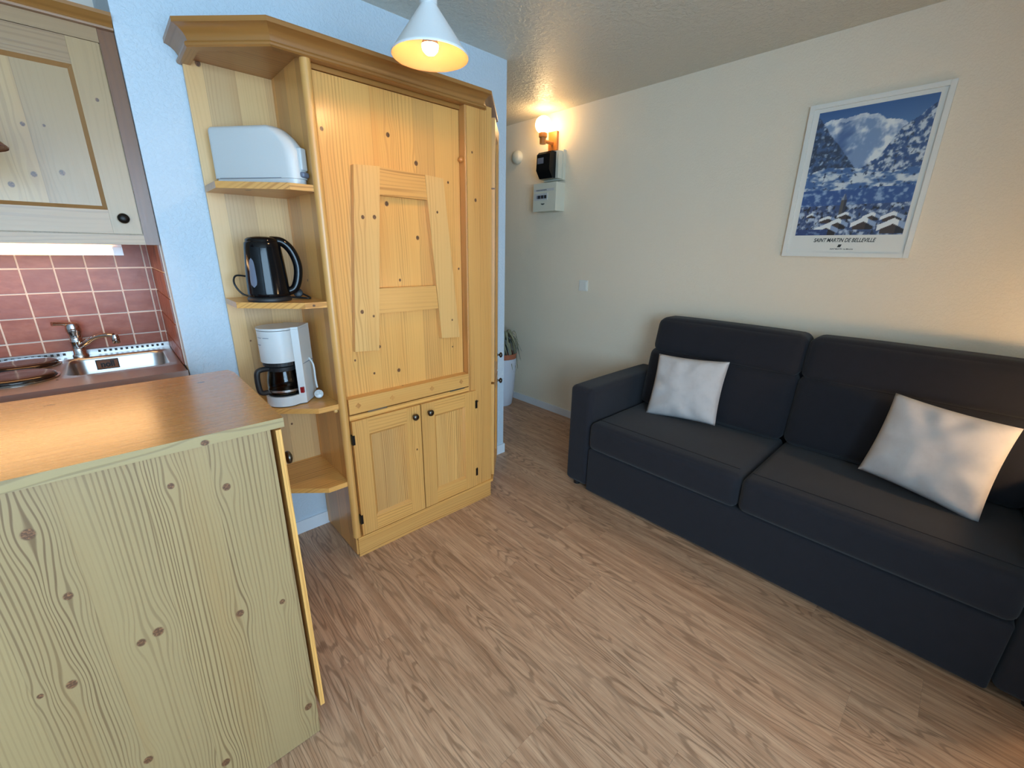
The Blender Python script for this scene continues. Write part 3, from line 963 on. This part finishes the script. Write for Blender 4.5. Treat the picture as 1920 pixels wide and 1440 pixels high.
link('lever_plate', b, M_WHITE, T, smooth=1.2)
link('slot', box(.05, LT - .03, .035, .050, zt + .1925, zt + .1948, MT), M_BLACKM, T)
link('seam_line', box(.012, LT - .03, -.0012, .0005, zt + .0225, zt + .0240, MT), M_GREY, T)

zk = 1.198
kc = Vector((.455, 1.868))
Kt = thing('electric_kettle', 'glossy black cordless kettle on the second shelf of the pine cabinet', 'kettle', (kc.x, kc.y, zk + .0003))
link('base', lathe([(.074, 0), (.076, .004), (.076, .012), (.070, .018)], (kc.x, kc.y, zk + .0003), 40), M_BLACKM, Kt, smooth=0.8)
bod = link('body', lathe([(.069, .0185), (.072, .022), (.0725, .03), (.071, .08), (.067, .14), (.062, .195), (.060, .212), (.055, .218)], (kc.x, kc.y, zk + .0003), 48), M_BLACK, Kt, smooth=0.8)
link('lid', lathe([(.0555, .2185), (.054, .226), (.045, .232), (.02, .2365), (.001, .237)], (kc.x, kc.y, zk + .0003), 40), M_BLACK, Kt, smooth=0.9)
hd = Vector((.97, -.237, 0)).normalized()
def kp(r, z):
    return (kc.x + hd.x * r, kc.y + hd.y * r, zk + z)
link('handle', tube(smoothpath([kp(.028, .222), kp(.066, .218), kp(.096, .186), (kp(.111, .135)), kp(.107, .085), kp(.090, .044), kp(.060, .032)], 6), [.016] * 37, 14), M_BLACK, Kt, smooth=1.2)
gd = Vector((-.80, -.60, 0))
b = bmesh.new()
prevr = None
for i in range(13):
    t_ = i / 12
    z = .055 + .105 * t_
    hw = .21 * math.sqrt(max(0, 1 - (2 * t_ - 1) ** 4)) * (1.0 - .35 * t_) + .01
    R0 = .0737 - .0085 * max(0, (z - .03) / .17)
    ring = []
    for j in range(7):
        an = math.atan2(gd.y, gd.x) + hw * (j / 3 - 1)
        ring.append(b.verts.new((kc.x + R0 * math.cos(an), kc.y + R0 * math.sin(an), zk + z)))
    if prevr:
        for j in range(6):
            b.faces.new([prevr[j], prevr[j + 1], ring[j + 1], ring[j]])
    prevr = ring
link('water_gauge', b, M_GREY, bod, smooth=1.0, label='grey water-level window')
link('cord', tube(smoothpath([(.43, 1.935, zk + .010), (.385, 1.955, zk + .02), (.362, 1.965, zk + .06), (.375, 1.985, zk + .09), (.42, 1.99, zk + .085)], 6), .0035, 8), M_BLACKM, Kt, smooth=1.2)
link('cord', tube(smoothpath([(.52, 1.895, zk + .009), (.56, 1.86, zk + .006), (.585, 1.83, zk + .005), (.60, 1.86, zk + .005), (.58, 1.90, zk + .02)], 6), .0035, 8), M_BLACKM, Kt, smooth=1.2)
link('plug', lathe([(.006, -.03), (.012, -.018), (.0175, -.004), (.0175, .012), (.010, .016)], (.565, 1.885, zk + .022), 16, rot_to((-.3, -.8, .25))), M_BLACKM, Kt, smooth=0.8)

zc = .773
cc = Vector((.464, 1.878))
dd = Vector((.67, .742)); nn = Vector((.742, -.67))
Cm = thing('coffee_maker', 'white filter coffee maker with glass jug on the third shelf', 'coffee maker', (.49, 1.89, zc + .0003))
def cp(n_, d_, z):
    p = cc + nn * n_ + dd * d_
    return Vector((p.x, p.y, zc + z))
MC = Matrix(((nn.x, dd.x, 0, cc.x), (nn.y, dd.y, 0, cc.y), (0, 0, 1, zc), (0, 0, 0, 1)))
def arcpts(r, a0, a1, n_):
    return [(r * math.cos(math.radians(a0 + (a1 - a0) * i / n_)), r * math.sin(math.radians(a0 + (a1 - a0) * i / n_))) for i in range(n_ + 1)]
foot = arcpts(.074, 100, 318, 20) + [(.066, -.028), (.089, -.012), (.083, .094), (.01, .094)]
link('base', prism(foot, .004, .044, MC), M_WHITE, Cm, bevel=0.004, smooth=0.6)
link('base_pad', prism([(x * .94, y * .94) for x, y in foot], .0003, .0045, MC), M_BLACKM, Cm)
link('hot_plate', lathe([(.066, .0442), (.066, .047), (.05, .0475)], (cc.x, cc.y, zc), 32), M_BLACKM, Cm)
hs = arcpts(.0735, 95, 335, 24)
hz = link('filter_housing', prism(hs + [(.064, .03), (.02, .08)], .186, .312, MC), M_WHITE, Cm, bevel=0.004, smooth=0.6)
link('housing_lip', prism([(x * .93, y * .93) for x, y in hs], .170, .1858, MC), M_BLACKM, Cm)
tw = link('tower', prism([(.0675, -.0285), (.089, -.012), (.084, .094), (-.02, .096), (-.03, .070), (.060, .05)], .0442, .314, MC), M_WHITE, Cm, bevel=0.004, smooth=0.5)
link('lid', prism(arcpts(.0745, 95, 335, 24) + [(.0675, -.028), (.089, -.012), (.084, .094), (-.02, .096)], .3145, .3225, MC), M_WHITE, Cm, bevel=0.003, smooth=0.6)
link('seam_line', box(.0868, .0896, -.004, .09, .1685, .170, MC), M_GREY, tw)
link('switch', box(.0735, .0855, -.0265, -.012, .050, .074, MC), M_RED, Cm, bevel=0.003, label='red on-off switch')
jug = link('glass_jug', lathe([(.056, .0478), (.0625, .052), (.0645, .075), (.064, .10), (.060, .125), (.055, .145), (.0555, .156), (.054, .156), (.0535, .146), (.0585, .125), (.0625, .10), (.063, .075), (.061, .0535), (.052, .0505)], (cc.x, cc.y, zc), 40), M_GLASS, Cm, smooth=0.8)
link('jug_band', lathe([(.0562, .146), (.0567, .148), (.0567, .162), (.0545, .164), (.001, .1645)], (cc.x, cc.y, zc), 40), M_BLACKM, jug, smooth=0.7)
hdv = Vector((-.985, -.17))
def jp(r, z):
    return (cc.x + hdv.x * r, cc.y + hdv.y * r, zc + z)
link('jug_handle', tube(smoothpath([jp(.054, .157), jp(.086, .157), jp(.100, .145), jp(.102, .10), jp(.096, .066), jp(.070, .060)], 6), .0105, 10), M_BLACKM, jug, smooth=1.2)
link('jug_strap', lathe([(.0650, .060), (.0654, .061), (.0654, .068), (.0650, .069)], (cc.x, cc.y, zc), 40, cap=False), M_STEEL, jug)
link('cord', tube(smoothpath([cp(.084, .06, .18), cp(.102, .055, .15), cp(.106, .05, .09), cp(.110, .048, .05)], 6), .004, 8), M_WHITE, Cm, smooth=1.2)
pgm = rot_to((-.25, -.8, .45))
pg = link('plug', lathe([(.010, -.03), (.014, -.02), (.018, -.008), (.018, .008), (.0155, .010)], cp(.116, .042, .022), 18, pgm), M_WHITE, Cm, smooth=0.7)
for sx_ in (-.008, .008):
    q = cp(.116, .042, .022) + pgm @ Vector((sx_, 0, .010))
    link('pin', lathe([(.0022, 0), (.0022, .012)], q, 8, pgm), M_CHROME, pg)
for an0, an1, z in ((212, 224, .285), (230, 246, .285), (252, 272, .2855), (218, 240, .256)):
    b = bmesh.new()
    n_ = 6
    lo_ = [b.verts.new(MC @ Vector((.0742 * math.cos(math.radians(an0 + (an1 - an0) * i / n_)), .0742 * math.sin(math.radians(an0 + (an1 - an0) * i / n_)), z))) for i in range(n_ + 1)]
    hi_ = [b.verts.new(v.co + Vector((0, 0, .0022 if z > .27 else .0035))) for v in lo_]
    for i in range(n_):
        b.faces.new([lo_[i], lo_[i + 1], hi_[i + 1], hi_[i]])
    link('print_mark', b, M_GREY, hz)

# ---------------------------------------------------------------- lamps
pc = Vector((.848, 1.286))
RZ = 1.952
Pn = thing('pendant_lamp', 'white cone pendant lamp hanging in front of the pine cabinet', 'lamp', (pc.x, pc.y, RZ))
cone = [(.114, .0), (.1155, .003), (.1145, .006), (.110, .010), (.024, .128), (.021, .132)]
inn_ = [(.0185, .130), (.0215, .126), (.1075, .010), (.112, .002)]
link('shade', lathe(cone, (pc.x, pc.y, RZ), 48, cap=False), M_LAMPW, Pn, smooth=0.6, recalc=False)
link('shade_lining', lathe([(.114, .0)] + inn_[::-1] + [(.021, .132)], (pc.x, pc.y, RZ), 48, cap=False), plain('cream_lining', lin(140, 106, 72), 0.5), Pn, smooth=0.6, recalc=False, label='warm cream inside of the shade')
link('cap', lathe([(.024, .1285), (.026, .131), (.026, .144), (.022, .150), (.010, .160), (.004, .170)], (pc.x, pc.y, RZ), 28), M_WHITE, Pn, smooth=0.7)
link('cord', tube([(pc.x, pc.y, RZ + .165), (pc.x, pc.y, CEIL - .026)], .003, 8), M_WHITE, Pn)
link('ceiling_rose', lathe([(.04, -.028), (.045, -.012), (.045, -.0005)], (pc.x, pc.y, CEIL), 24), M_WHITE, Pn, smooth=0.7)
link('socket', lathe([(.014, .070), (.016, .075), (.016, .125)], (pc.x, pc.y, RZ), 18), M_WHITE, Pn)
link('bulb', lathe([(.003, .004), (.014, .008), (.0225, .017), (.025, .028), (.0248, .030)], (pc.x, pc.y, RZ), 24), M_BULB, Pn, smooth=1.0)
link('bulb_neck', lathe([(.0249, .0302), (.0225, .043), (.016, .056), (.013, .0695)], (pc.x, pc.y, RZ), 24), M_WHITE, Pn, smooth=1.0)

# second, brown shade whose rim just enters the picture on the left
b = lathe([(.150, 0), (.151, .003), (.148, .006), (.030, .130), (.026, .134), (.022, .130), (.143, .004)], (-.262, 1.70, 1.618), 48, cap=False)
Pb = thing('pendant_lamp', 'brown cone lampshade cut off by the left edge of the picture', 'lamp', (-.262, 1.70, 1.618))
link('shade', b, M_BROWN, Pb, smooth=0.6, recalc=False)
link('cap', lathe([(.030, .1305), (.030, .15), (.006, .165)], (-.262, 1.70, 1.618), 24), M_BROWN, Pb, smooth=0.7)
link('cord', tube([(-.262, 1.70, 1.78), (-.262, 1.70, CEIL - .0005)], .003, 8), M_BLACKM, Pb)

Wl = thing('wall_lamp', 'lit globe wall lamp on an orange wooden bracket', 'lamp', (SX, 2.50, 2.15))
link('mount_plate', box(SX - .022, SX - .0004, 2.46, 2.545, 2.145, 2.275), M_SCON, Wl, bevel=0.004)
link('arm', tube([(SX - .022, 2.503, 2.195), (SX - .115, 2.503, 2.195)], .013, 12), M_SCON, Wl, smooth=1.0)
link('cup', lathe([(.024, -.022), (.024, .020), (.0245, .0205), (.031, .024), (.031, .052), (.027, .054)], (SX - .13, 2.503, 2.195), 24), M_SCON, Wl, smooth=0.6)
gz = 2.195 + .052 + .055
prof_g = [(.06 * math.sin(math.radians(i)), -.06 * math.cos(math.radians(i))) for i in range(25, 180, 12)] + [(.0005, .06)]
link('globe', lathe(prof_g, (SX - .13, 2.503, gz), 28), M_GLOBE, Wl, smooth=1.0)

# small lamp at the far end of the sofa, outside the picture, whose light falls on the sofa
St = thing('side_table', 'small round pine side table at the window end of the sofa', 'table', (2.1, -.61, 0))
link('top', lathe([(.105, .555), (.11, .56), (.11, .575), (.105, .58)], (2.1, -.61, 0), 32), M_PX, St, smooth=0.6)
link('leg', lathe([(.03, .02), (.022, .1), (.022, .5), (.04, .5545)], (2.1, -.61, 0), 20), M_PZ, St, smooth=0.8)
link('foot_disc', lathe([(.09, .0005), (.09, .012), (.04, .0198)], (2.1, -.61, 0), 28), M_PZ, St, smooth=0.6)
Tl = thing('table_lamp', 'small table lamp with a bare warm bulb on the round side table', 'lamp', (2.1, -.61, .5803))
link('base', lathe([(.05, 0), (.05, .012), (.018, .022), (.013, .2), (.016, .22), (.016, .262)], (2.1, -.61, .5803), 24), M_WHITE, Tl, smooth=0.6)
link('bulb', lathe([(.012, .263), (.018, .280), (.030, .305), (.034, .330), (.030, .352), (.016, .366), (.001, .370)], (2.1, -.61, .5803), 24), M_TLB, Tl, smooth=1.0)

# ---------------------------------------------------------------- things on the right wall
def wbox(y0, y1, z0, z1, d0, d1):
    return box(SX - d1, SX - d0, y0, y1, z0, z1)
tag(link('door_chime', lathe([(.052, .0004), (.052, .022), (.044, .036), (.028, .045), (.001, .047)], (SX, 2.905, 2.15), 32, rot_to((-1, 0, 0))), M_WHITE2, loc=(SX, 2.905, 2.15), smooth=0.8), 'round cream dome fixed on the hallway wall left of the meter', 'wall dome')
E1 = thing('electricity_meter', 'black electricity meter on a cream board below the globe lamp', 'meter', (SX, 2.45, 1.92))
link('board', wbox(2.375, 2.575, 1.925, 2.135, .0004, .03), M_WHITE2, E1, bevel=0.006)
link('board_cover', wbox(2.385, 2.565, 1.935, 2.125, .0302, .075), M_WHITE2, E1, bevel=0.004)
link('meter_case', prism([(1.935, SX - .0755), (2.118, SX - .0755), (2.118, SX - .125), (2.10, SX - .145), (1.99, SX - .15), (1.935, SX - .11)], 2.41, 2.545, Matrix(((0, 1, 0, 0), (0, 0, 1, 0), (1, 0, 0, 0), (0, 0, 0, 1)))), M_BLACK, E1, bevel=0.004)
link('display', wbox(2.47, 2.53, 2.035, 2.075, .1495, .1525), M_GREY, E1, bevel=0.001, seg=1)
E2 = thing('fuse_box', 'cream fuse box with a row of breakers below the black meter', 'fuse box', (SX, 2.49, 1.70))
link('housing', wbox(2.372, 2.612, 1.700, 1.906, .0004, .104), M_WHITE2, E2, bevel=0.006)
link('breaker_window', wbox(2.455, 2.598, 1.782, 1.832, .1042, .108), M_WHITE, E2, bevel=0.001, seg=1)
for i in range(6):
    link('breaker', wbox(2.466 + .0165 * i, 2.478 + .0165 * i, 1.793, 1.816, .1082, .117), M_BLACKM if i % 2 == 0 else M_GREY, E2)
link('label_strip', wbox(2.392, 2.600, 1.846, 1.864, .1042, .1052), M_WHITE, E2)
b = bmesh.new()
for i in range(7):
    addbox(b, SX - .1062, SX - .1053, 2.47 + .016 * i, 2.480 + .016 * i, 1.852, 1.858)
link('label_print', b, M_INK, E2, kind='stuff')
link('lettering', text_mesh('hager', .017, facing_mx((SX - .1046, 2.505, 1.755)), 0, 1, .0004), M_INK, E2)
Sw = thing('light_switch', 'small white square light switch on the sofa wall', 'switch', (SX, 2.128, 1.1))
link('plate', wbox(2.087, 2.169, 1.102, 1.184, .0004, .008), M_FRAME, Sw, bevel=0.003)
link('rocker', wbox(2.098, 2.158, 1.113, 1.173, .0082, .013), M_FRAME, Sw, bevel=0.003)

# poster
PY0, PY1, PZ0, PZ1 = .253, .775, 1.394, 2.108
Po = thing('framed_poster', 'white-framed poster of a snowy mountain village on the sofa wall', 'picture', (SX, .514, PZ0))
for nm, y0, y1, z0, z1 in (('frame_side', PY0, PY0 + .020, PZ0, PZ1), ('frame_side', PY1 - .020, PY1, PZ0, PZ1), ('frame_rail', PY0 + .0203, PY1 - .0203, PZ0, PZ0 + .020), ('frame_rail', PY0 + .0203, PY1 - .0203, PZ1 - .020, PZ1)):
    link(nm, wbox(y0, y1, z0, z1, .0005, .019), M_FRAME, Po, bevel=0.003)
link('paper', wbox(PY0 + .0195, PY1 - .0195, PZ0 + .0195, PZ1 - .0195, .006, .010), M_PAPER, Po)

def fbm(x, y, o=4, s=0.0):
    v, a_, f = 0, .5, 1
    for i in range(o):
        v += a_ * mnoise.noise(Vector((x * f, y * f, s + i * 7.1)))
        a_ *= .55; f *= 2.05
    return v
def clampc(c):
    return tuple(min(1, max(0, k)) for k in c)
def mixc(a_, b_, t_):
    t_ = min(1, max(0, t_))
    return tuple(a_[i] * (1 - t_) + b_[i] * t_ for i in range(3))
def sst(v, a_, b_):
    t_ = min(1, max(0, (v - a_) / (b_ - a_)))
    return t_ * t_ * (3 - 2 * t_)
SNOW, SHADE, DEEP, SKY, TREE, BROWN = (238, 242, 242), (132, 158, 194), (76, 102, 142), (66, 104, 156), (60, 74, 96), (72, 60, 56)
ROOFS = [(.30, .135, .17, .030), (.46, .165, .15, .03), (.70, .150, .16, .034), (.40, .10, .20, .045), (.64, .10, .22, .05), (.13, .17, .10, .022), (.88, .145, .2, .04), (.9, .075, .26, .06), (.30, .055, .24, .05)]
def picture(s_, t_):
    """s_ 0..1 left to right, t_ 0..1 bottom to top: a valley below a snowy massif, village in front."""
    c = mixc((96, 134, 182), SKY, (t_ - .80) / .2)
    # far massif
    ridge = .905 + .05 * math.sin(s_ * 4.2 + .4) - .12 * abs(s_ - .42) + .05 * fbm(s_ * 5, 1.3)
    if t_ < ridge:
        k = fbm(s_ * 5 + t_ * 2.5, t_ * 5 - s_ * 3, 5, 3)
        c = mixc(SHADE, SNOW, sst(k, -.10, .18))
        c = mixc(c, (74, 104, 156), sst(fbm(s_ * 3 - t_ * 3, t_ * 4, 4, 9), .0, .3) * .8)
        if t_ > ridge - .03:
            c = mixc(c, SNOW, .5)
    # left wooded slope
    le = .97 - .98 * s_ + .03 * fbm(s_ * 9, 4)
    if t_ < le:
        k = fbm(s_ * 22, t_ * 26, 3, 5)
        c = mixc(DEEP, TREE, sst(k, -.2, .1))
        c = mixc(c, (164, 184, 206), sst(fbm(s_ * 30, t_ * 34, 3, 2), .12, .34))
    # right snowy forest slope
    re = .42 + .62 * max(0, s_ - .42) + .10 * sst(s_, .62, .8) + .03 * fbm(s_ * 12, 8)
    if s_ > .38 and t_ < re + .06:
        k = fbm(s_ * 20, t_ * 22, 4, 11)
        c = mixc((64, 92, 140), (206, 216, 224), sst(k, -.08, .2))
        c = mixc(c, TREE, sst(fbm(s_ * 34, t_ * 36, 3, 14), .12, .3) * .9)
    # valley floor
    vf = .52 + .03 * math.sin(s_ * 6) + .02 * fbm(s_ * 8, 2)
    if t_ < vf:
        k = fbm(s_ * 7, t_ * 22, 4, 21)
        c = mixc((76, 112, 164), (218, 226, 230), sst(k, -.14, .16))
        c = mixc(c, (52, 70, 100), sst(fbm(s_ * 26, t_ * 30, 3, 24), .14, .34))
    if .24 + .03 * fbm(s_ * 6, 6) < t_ < .375 + .03 * fbm(s_ * 5, 3):
        k = fbm(s_ * 16, t_ * 22, 4, 31)
        c = mixc((58, 92, 150), (150, 176, 208), sst(k, -.05, .3))
    if t_ < .25:
        k = fbm(s_ * 18, t_ * 20, 4, 41)
        c = mixc((64, 86, 128), (190, 204, 220), sst(k, -.05, .25))
        c = mixc(c, (44, 48, 60), sst(fbm(s_ * 28, t_ * 30, 3, 44), .08, .26))
    # church tower
    if abs(s_ - .415) < .028 and .14 < t_ < .285:
        c = (96, 92, 88) if s_ < .42 else (62, 64, 76)
    if .285 <= t_ < .345 and abs(s_ - .415) < .03 * (1 - (t_ - .285) / .06):
        c = (150, 160, 172) if s_ < .415 else (84, 96, 120)
    for (rs, rt, rw, rh) in ROOFS:
        dx = (s_ - rs) / (rw / 2)
        if abs(dx) < 1:
            top = rt + rh * (1 - abs(dx)) * .9
            if top - rh * .75 < t_ < top:
                c = SNOW if dx < .35 else (150, 172, 204)
            elif rt - rh * 1.1 < t_ <= top - rh * .75 and abs(dx) < .8:
                c = BROWN if dx < .2 else (44, 40, 44)
    if t_ < .05 and s_ < .32:
        c = mixc((48, 70, 120), (110, 136, 176), sst(fbm(s_ * 20, t_ * 30, 3, 51), 0, .3))
    return clampc(tuple(k / 255 for k in c))
QY0, QY1, QZ0, QZ1 = .296, .731, 1.499, 2.070
NU, NV = 132, 172
verts, faces = [], []
for j in range(NV + 1):
    for i in range(NU + 1):
        verts.append((SX - .0104 - SX, QY1 + (QY0 - QY1) * i / NU - .514, QZ0 + (QZ1 - QZ0) * j / NV - PZ0))
for j in range(NV):
    for i in range(NU):
        k = j * (NU + 1) + i
        faces.append((k, k + 1, k + NU + 2, k + NU + 1))
me = bpy.data.meshes.new('printed_photo')
me.from_pydata(verts, [], faces)
ca = me.color_attributes.new('ink', 'FLOAT_COLOR', 'POINT')
buf = []
for j in range(NV + 1):
    for i in range(NU + 1):
        r_, g_, b_ = picture(i / NU, j / NV)
        buf += [*lin(r_ * 255, g_ * 255, b_ * 255), 1.0]
ca.data.foreach_set('color', buf)
tm = NT('poster_print')
an = tm.n('ShaderNodeVertexColor', layer_name='ink')
tm.set(Base_Color=an.outputs[0], Roughness=0.45)
me.materials.append(tm.m)
po = bpy.data.objects.new('printed_photo', me)
COL.objects.link(po)
po.parent = Po
link('title', text_mesh('SAINT MARTIN DE BELLEVILLE', .026, facing_mx((SX - .0103, .516, 1.474)), .28, .72, .0005, .0002), M_INK, Po, label='dark italic poster title')
link('emblem', text_mesh('=', .030, facing_mx((SX - .0103, .530, 1.446)), .5, .7, .0022, .0002), M_INK, Po)
link('subtitle', text_mesh('SAINT MARTIN  Les Menuires', .0095, facing_mx((SX - .0103, .516, 1.432)), .3, .8, .0001, .0002), M_INK, Po)

# ---------------------------------------------------------------- sofa
SY0, SY1 = -.492, 1.512
FXs = 1.894
So = thing('sofa', 'charcoal fabric two-seat sofa with high headrests against the right wall', 'sofa', (2.3, .51, 0))
def armshape(sg):
    def f(p, q):
        return p
    return f
link('arm', puffbox((FXs + .002, 1.352, .030), (2.70, SY1, .648), .030, 10, (.004, .003, .006)), M_SOFA, So, smooth=1.3)
link('arm', puffbox((FXs + .002, SY0, .030), (2.70, -.332, .648), .030, 10, (.004, .003, .006)), M_SOFA, So, smooth=1.3)
link('front_panel', puffbox((FXs, -.330, .014), (2.2, 1.350, .288), .012, 10, (.003, 0, 0)), M_SOFA, So, smooth=1.3)
link('back_frame', puffbox((2.56, -.330, .03), (2.715, 1.350, .86), .03, 10), M_SOFA, So, smooth=1.3)
def seatsh(p, q):
    p.z -= .018 * (1 - q[1] ** 2) * max(0, q[2]) * (.5 + .5 * q[0])
    if q[2] > .9:
        p.z += .003 * mnoise.noise(p * 5)
    return p
for y0, y1 in ((-.329, .516), (.520, 1.349)):
    sc_ = link('seat_cushion', puffbox((FXs - .012, y0, .290), (2.52, y1, .458), .034, 14, (.006, .002, .012), seatsh), M_SOFA, So, smooth=1.3)
    link('seam_piping', tube([(FXs + .05, y0 + .025, .4685), (FXs + .048, (y0 + y1) / 2, .4705), (FXs + .05, y1 - .025, .4685)], .0016, 6), M_SEAM, sc_)
def leanf(k, z0):
    def f(p, q):
        p.x += (p.z - z0) * k + .010 * mnoise.noise(p * 3.0) * (1 if q[0] < 0 else 0)
        return p
    return f
for y0, y1 in ((-.329, .517), (.519, 1.349)):
    bc = link('back_cushion', puffbox((2.405, y0, .462), (2.60, y1, .822), .045, 12, (.020, .002, .004), leanf(.20, .462)), M_SOFA, So, smooth=1.3)
for y0, y1 in ((-.345, .512), (.522, 1.330)):
    link('headrest', puffbox((2.470, y0, .800), (2.640, y1, 1.012), .042, 12, (.012, .006, .006), leanf(.24, .80)), M_SOFA, So, smooth=1.3)
for x_ in (FXs + .05, 2.6):
    for y_ in (SY1 - .06, SY0 + .06):
        link('foot', lathe([(.02, .0005), (.022, .031)], (x_, y_, 0), 14), M_BLACKM, So)

def cushion(name, label, c, ex, ey, ez, hw, hh, th, seed, pts=(1, 1, 1, 1)):
    """ex across, ey up the face, ez outward; pts = corner stretch (bl, br, tr, tl)."""
    N = 26
    b = bmesh.new()
    side = {}
    ex, ey, ez = (Vector(v).normalized() for v in (ex, ey, ez))
    for sg in (1, -1):
        g = []
        for j in range(N + 1):
            row = []
            for i in range(N + 1):
                s_ = -1 + 2 * i / N
                t_ = -1 + 2 * j / N
                edge = i in (0, N) or j in (0, N)
                if sg < 0 and edge:
                    row.append(side[(i, j)])
                    continue
                # stretch toward each corner
                wbl, wbr, wtr, wtl = (1 - s_) * (1 - t_) / 4, (1 + s_) * (1 - t_) / 4, (1 + s_) * (1 + t_) / 4, (1 - s_) * (1 + t_) / 4
                k = wbl * pts[0] + wbr * pts[1] + wtr * pts[2] + wtl * pts[3]
                px = s_ * hw * (1 - .05 * (1 - t_ * t_)) * k
                py = t_ * hh * (1 - .05 * (1 - s_ * s_)) * k
                h = th * (max(0, 1 - abs(s_) ** 2.6) ** .5) * (max(0, 1 - abs(t_) ** 2.6) ** .5)
                # creases running in from the corners and the edge seams
                cr = mnoise.noise(Vector((s_ * 2.2 + seed, t_ * 2.2, sg * 3))) * .011
                rad = max(abs(s_), abs(t_))
                an_ = math.atan2(t_, s_)
                cr += .009 * math.sin(an_ * 9 + seed * 3) * sst(rad, .45, .85) * (1 - sst(rad, .93, 1.0))
                p = Vector(c) + ex * px + ey * py + ez * (sg * (h + cr * (h / th)))
                v = b.verts.new(p)
                if sg > 0 and edge:
                    side[(i, j)] = v
                row.append(v)
            g.append(row)
        for j in range(N):
            for i in range(N):
                q = [g[j][i], g[j][i + 1], g[j + 1][i + 1], g[j + 1][i]]
                b.faces.new(q if sg > 0 else q[::-1])
    return link(name, b, M_CUSH, loc=(c[0], c[1], .47), label=label, cat='cushion', group='pale cushions on the sofa', smooth=2.0)
cushion('cushion', 'pale grey square cushion leaning near the left sofa arm', (2.345, 1.018, .650), (.10, -1, .05), (.22, .03, 1), (-1, -.1, .22), .198, .182, .064, 1.0, (1.06, .98, 1.0, 1.0))
cushion('cushion', 'cream-lit cushion slumped at the right end of the sofa', (2.290, -.025, .660), (-.20, -1, -.10), (.26, -.10, 1), (-1, .18, .26), .190, .185, .070, 4.0, (1.0, 1.06, 1.0, .95))

# ---------------------------------------------------------------- wrapped plant in the hallway
px_, py_ = 2.55, 2.86
Pp = thing('potted_plant', 'drooping dried plant in a white paper-wrapped pot at the hallway wall', 'plant', (px_, py_, 0))
link('paper_wrap', lathe([(.095, .0005), (.102, .01), (.118, .12), (.130, .30), (.138, .42), (.143, .455), (.138, .455), (.125, .30), (.1, .05)], (px_, py_, 0), 28, cap=False), M_WRAP, Pp, smooth=1.0)
link('terracotta_pot', lathe([(.085, .02), (.115, .36), (.128, .46), (.132, .50), (.124, .50), (.118, .46), (.001, .46)], (px_ + .004, py_ - .008, 0), 28, cap=False), M_TERRA, Pp, smooth=0.8)
for i in range(70):
    an_ = RND.uniform(0, 2 * math.pi)
    rr = RND.uniform(.02, .09)
    rout = RND.uniform(.12, .20)
    hz_ = RND.uniform(.58, .72)
    dr = RND.uniform(.06, .30)
    sp_ = smoothpath([(px_ + rr * .5 * math.cos(an_), py_ + rr * .5 * math.sin(an_), .47), (px_ + rr * math.cos(an_), py_ + rr * math.sin(an_), hz_ - .02),
                      (px_ + (rr + rout) / 2 * math.cos(an_ + .2), py_ + (rr + rout) / 2 * math.sin(an_ + .2), hz_), (px_ + rout * math.cos(an_ + .35), py_ + rout * math.sin(an_ + .35), hz_ - dr)], 4)
    w_ = RND.uniform(.007, .015)
    b = bmesh.new()
    prv = None
    for k, p in enumerate(sp_):
        t_ = k / (len(sp_) - 1)
        ww = w_ * math.sin(math.pi * min(1, .15 + t_ * .85)) + .001
        sd = Vector((-math.sin(an_), math.cos(an_), 0))
        r3 = [b.verts.new(p - sd * ww), b.verts.new(p + Vector((0, 0, .003))), b.verts.new(p + sd * ww)]
        if prv:
            for m_ in range(2):
                b.faces.new([prv[m_], prv[m_ + 1], r3[m_ + 1], r3[m_]])
        prv = r3
    link('leaf', b, M_LEAF if i % 3 else M_LEAF2, Pp, smooth=2.0)
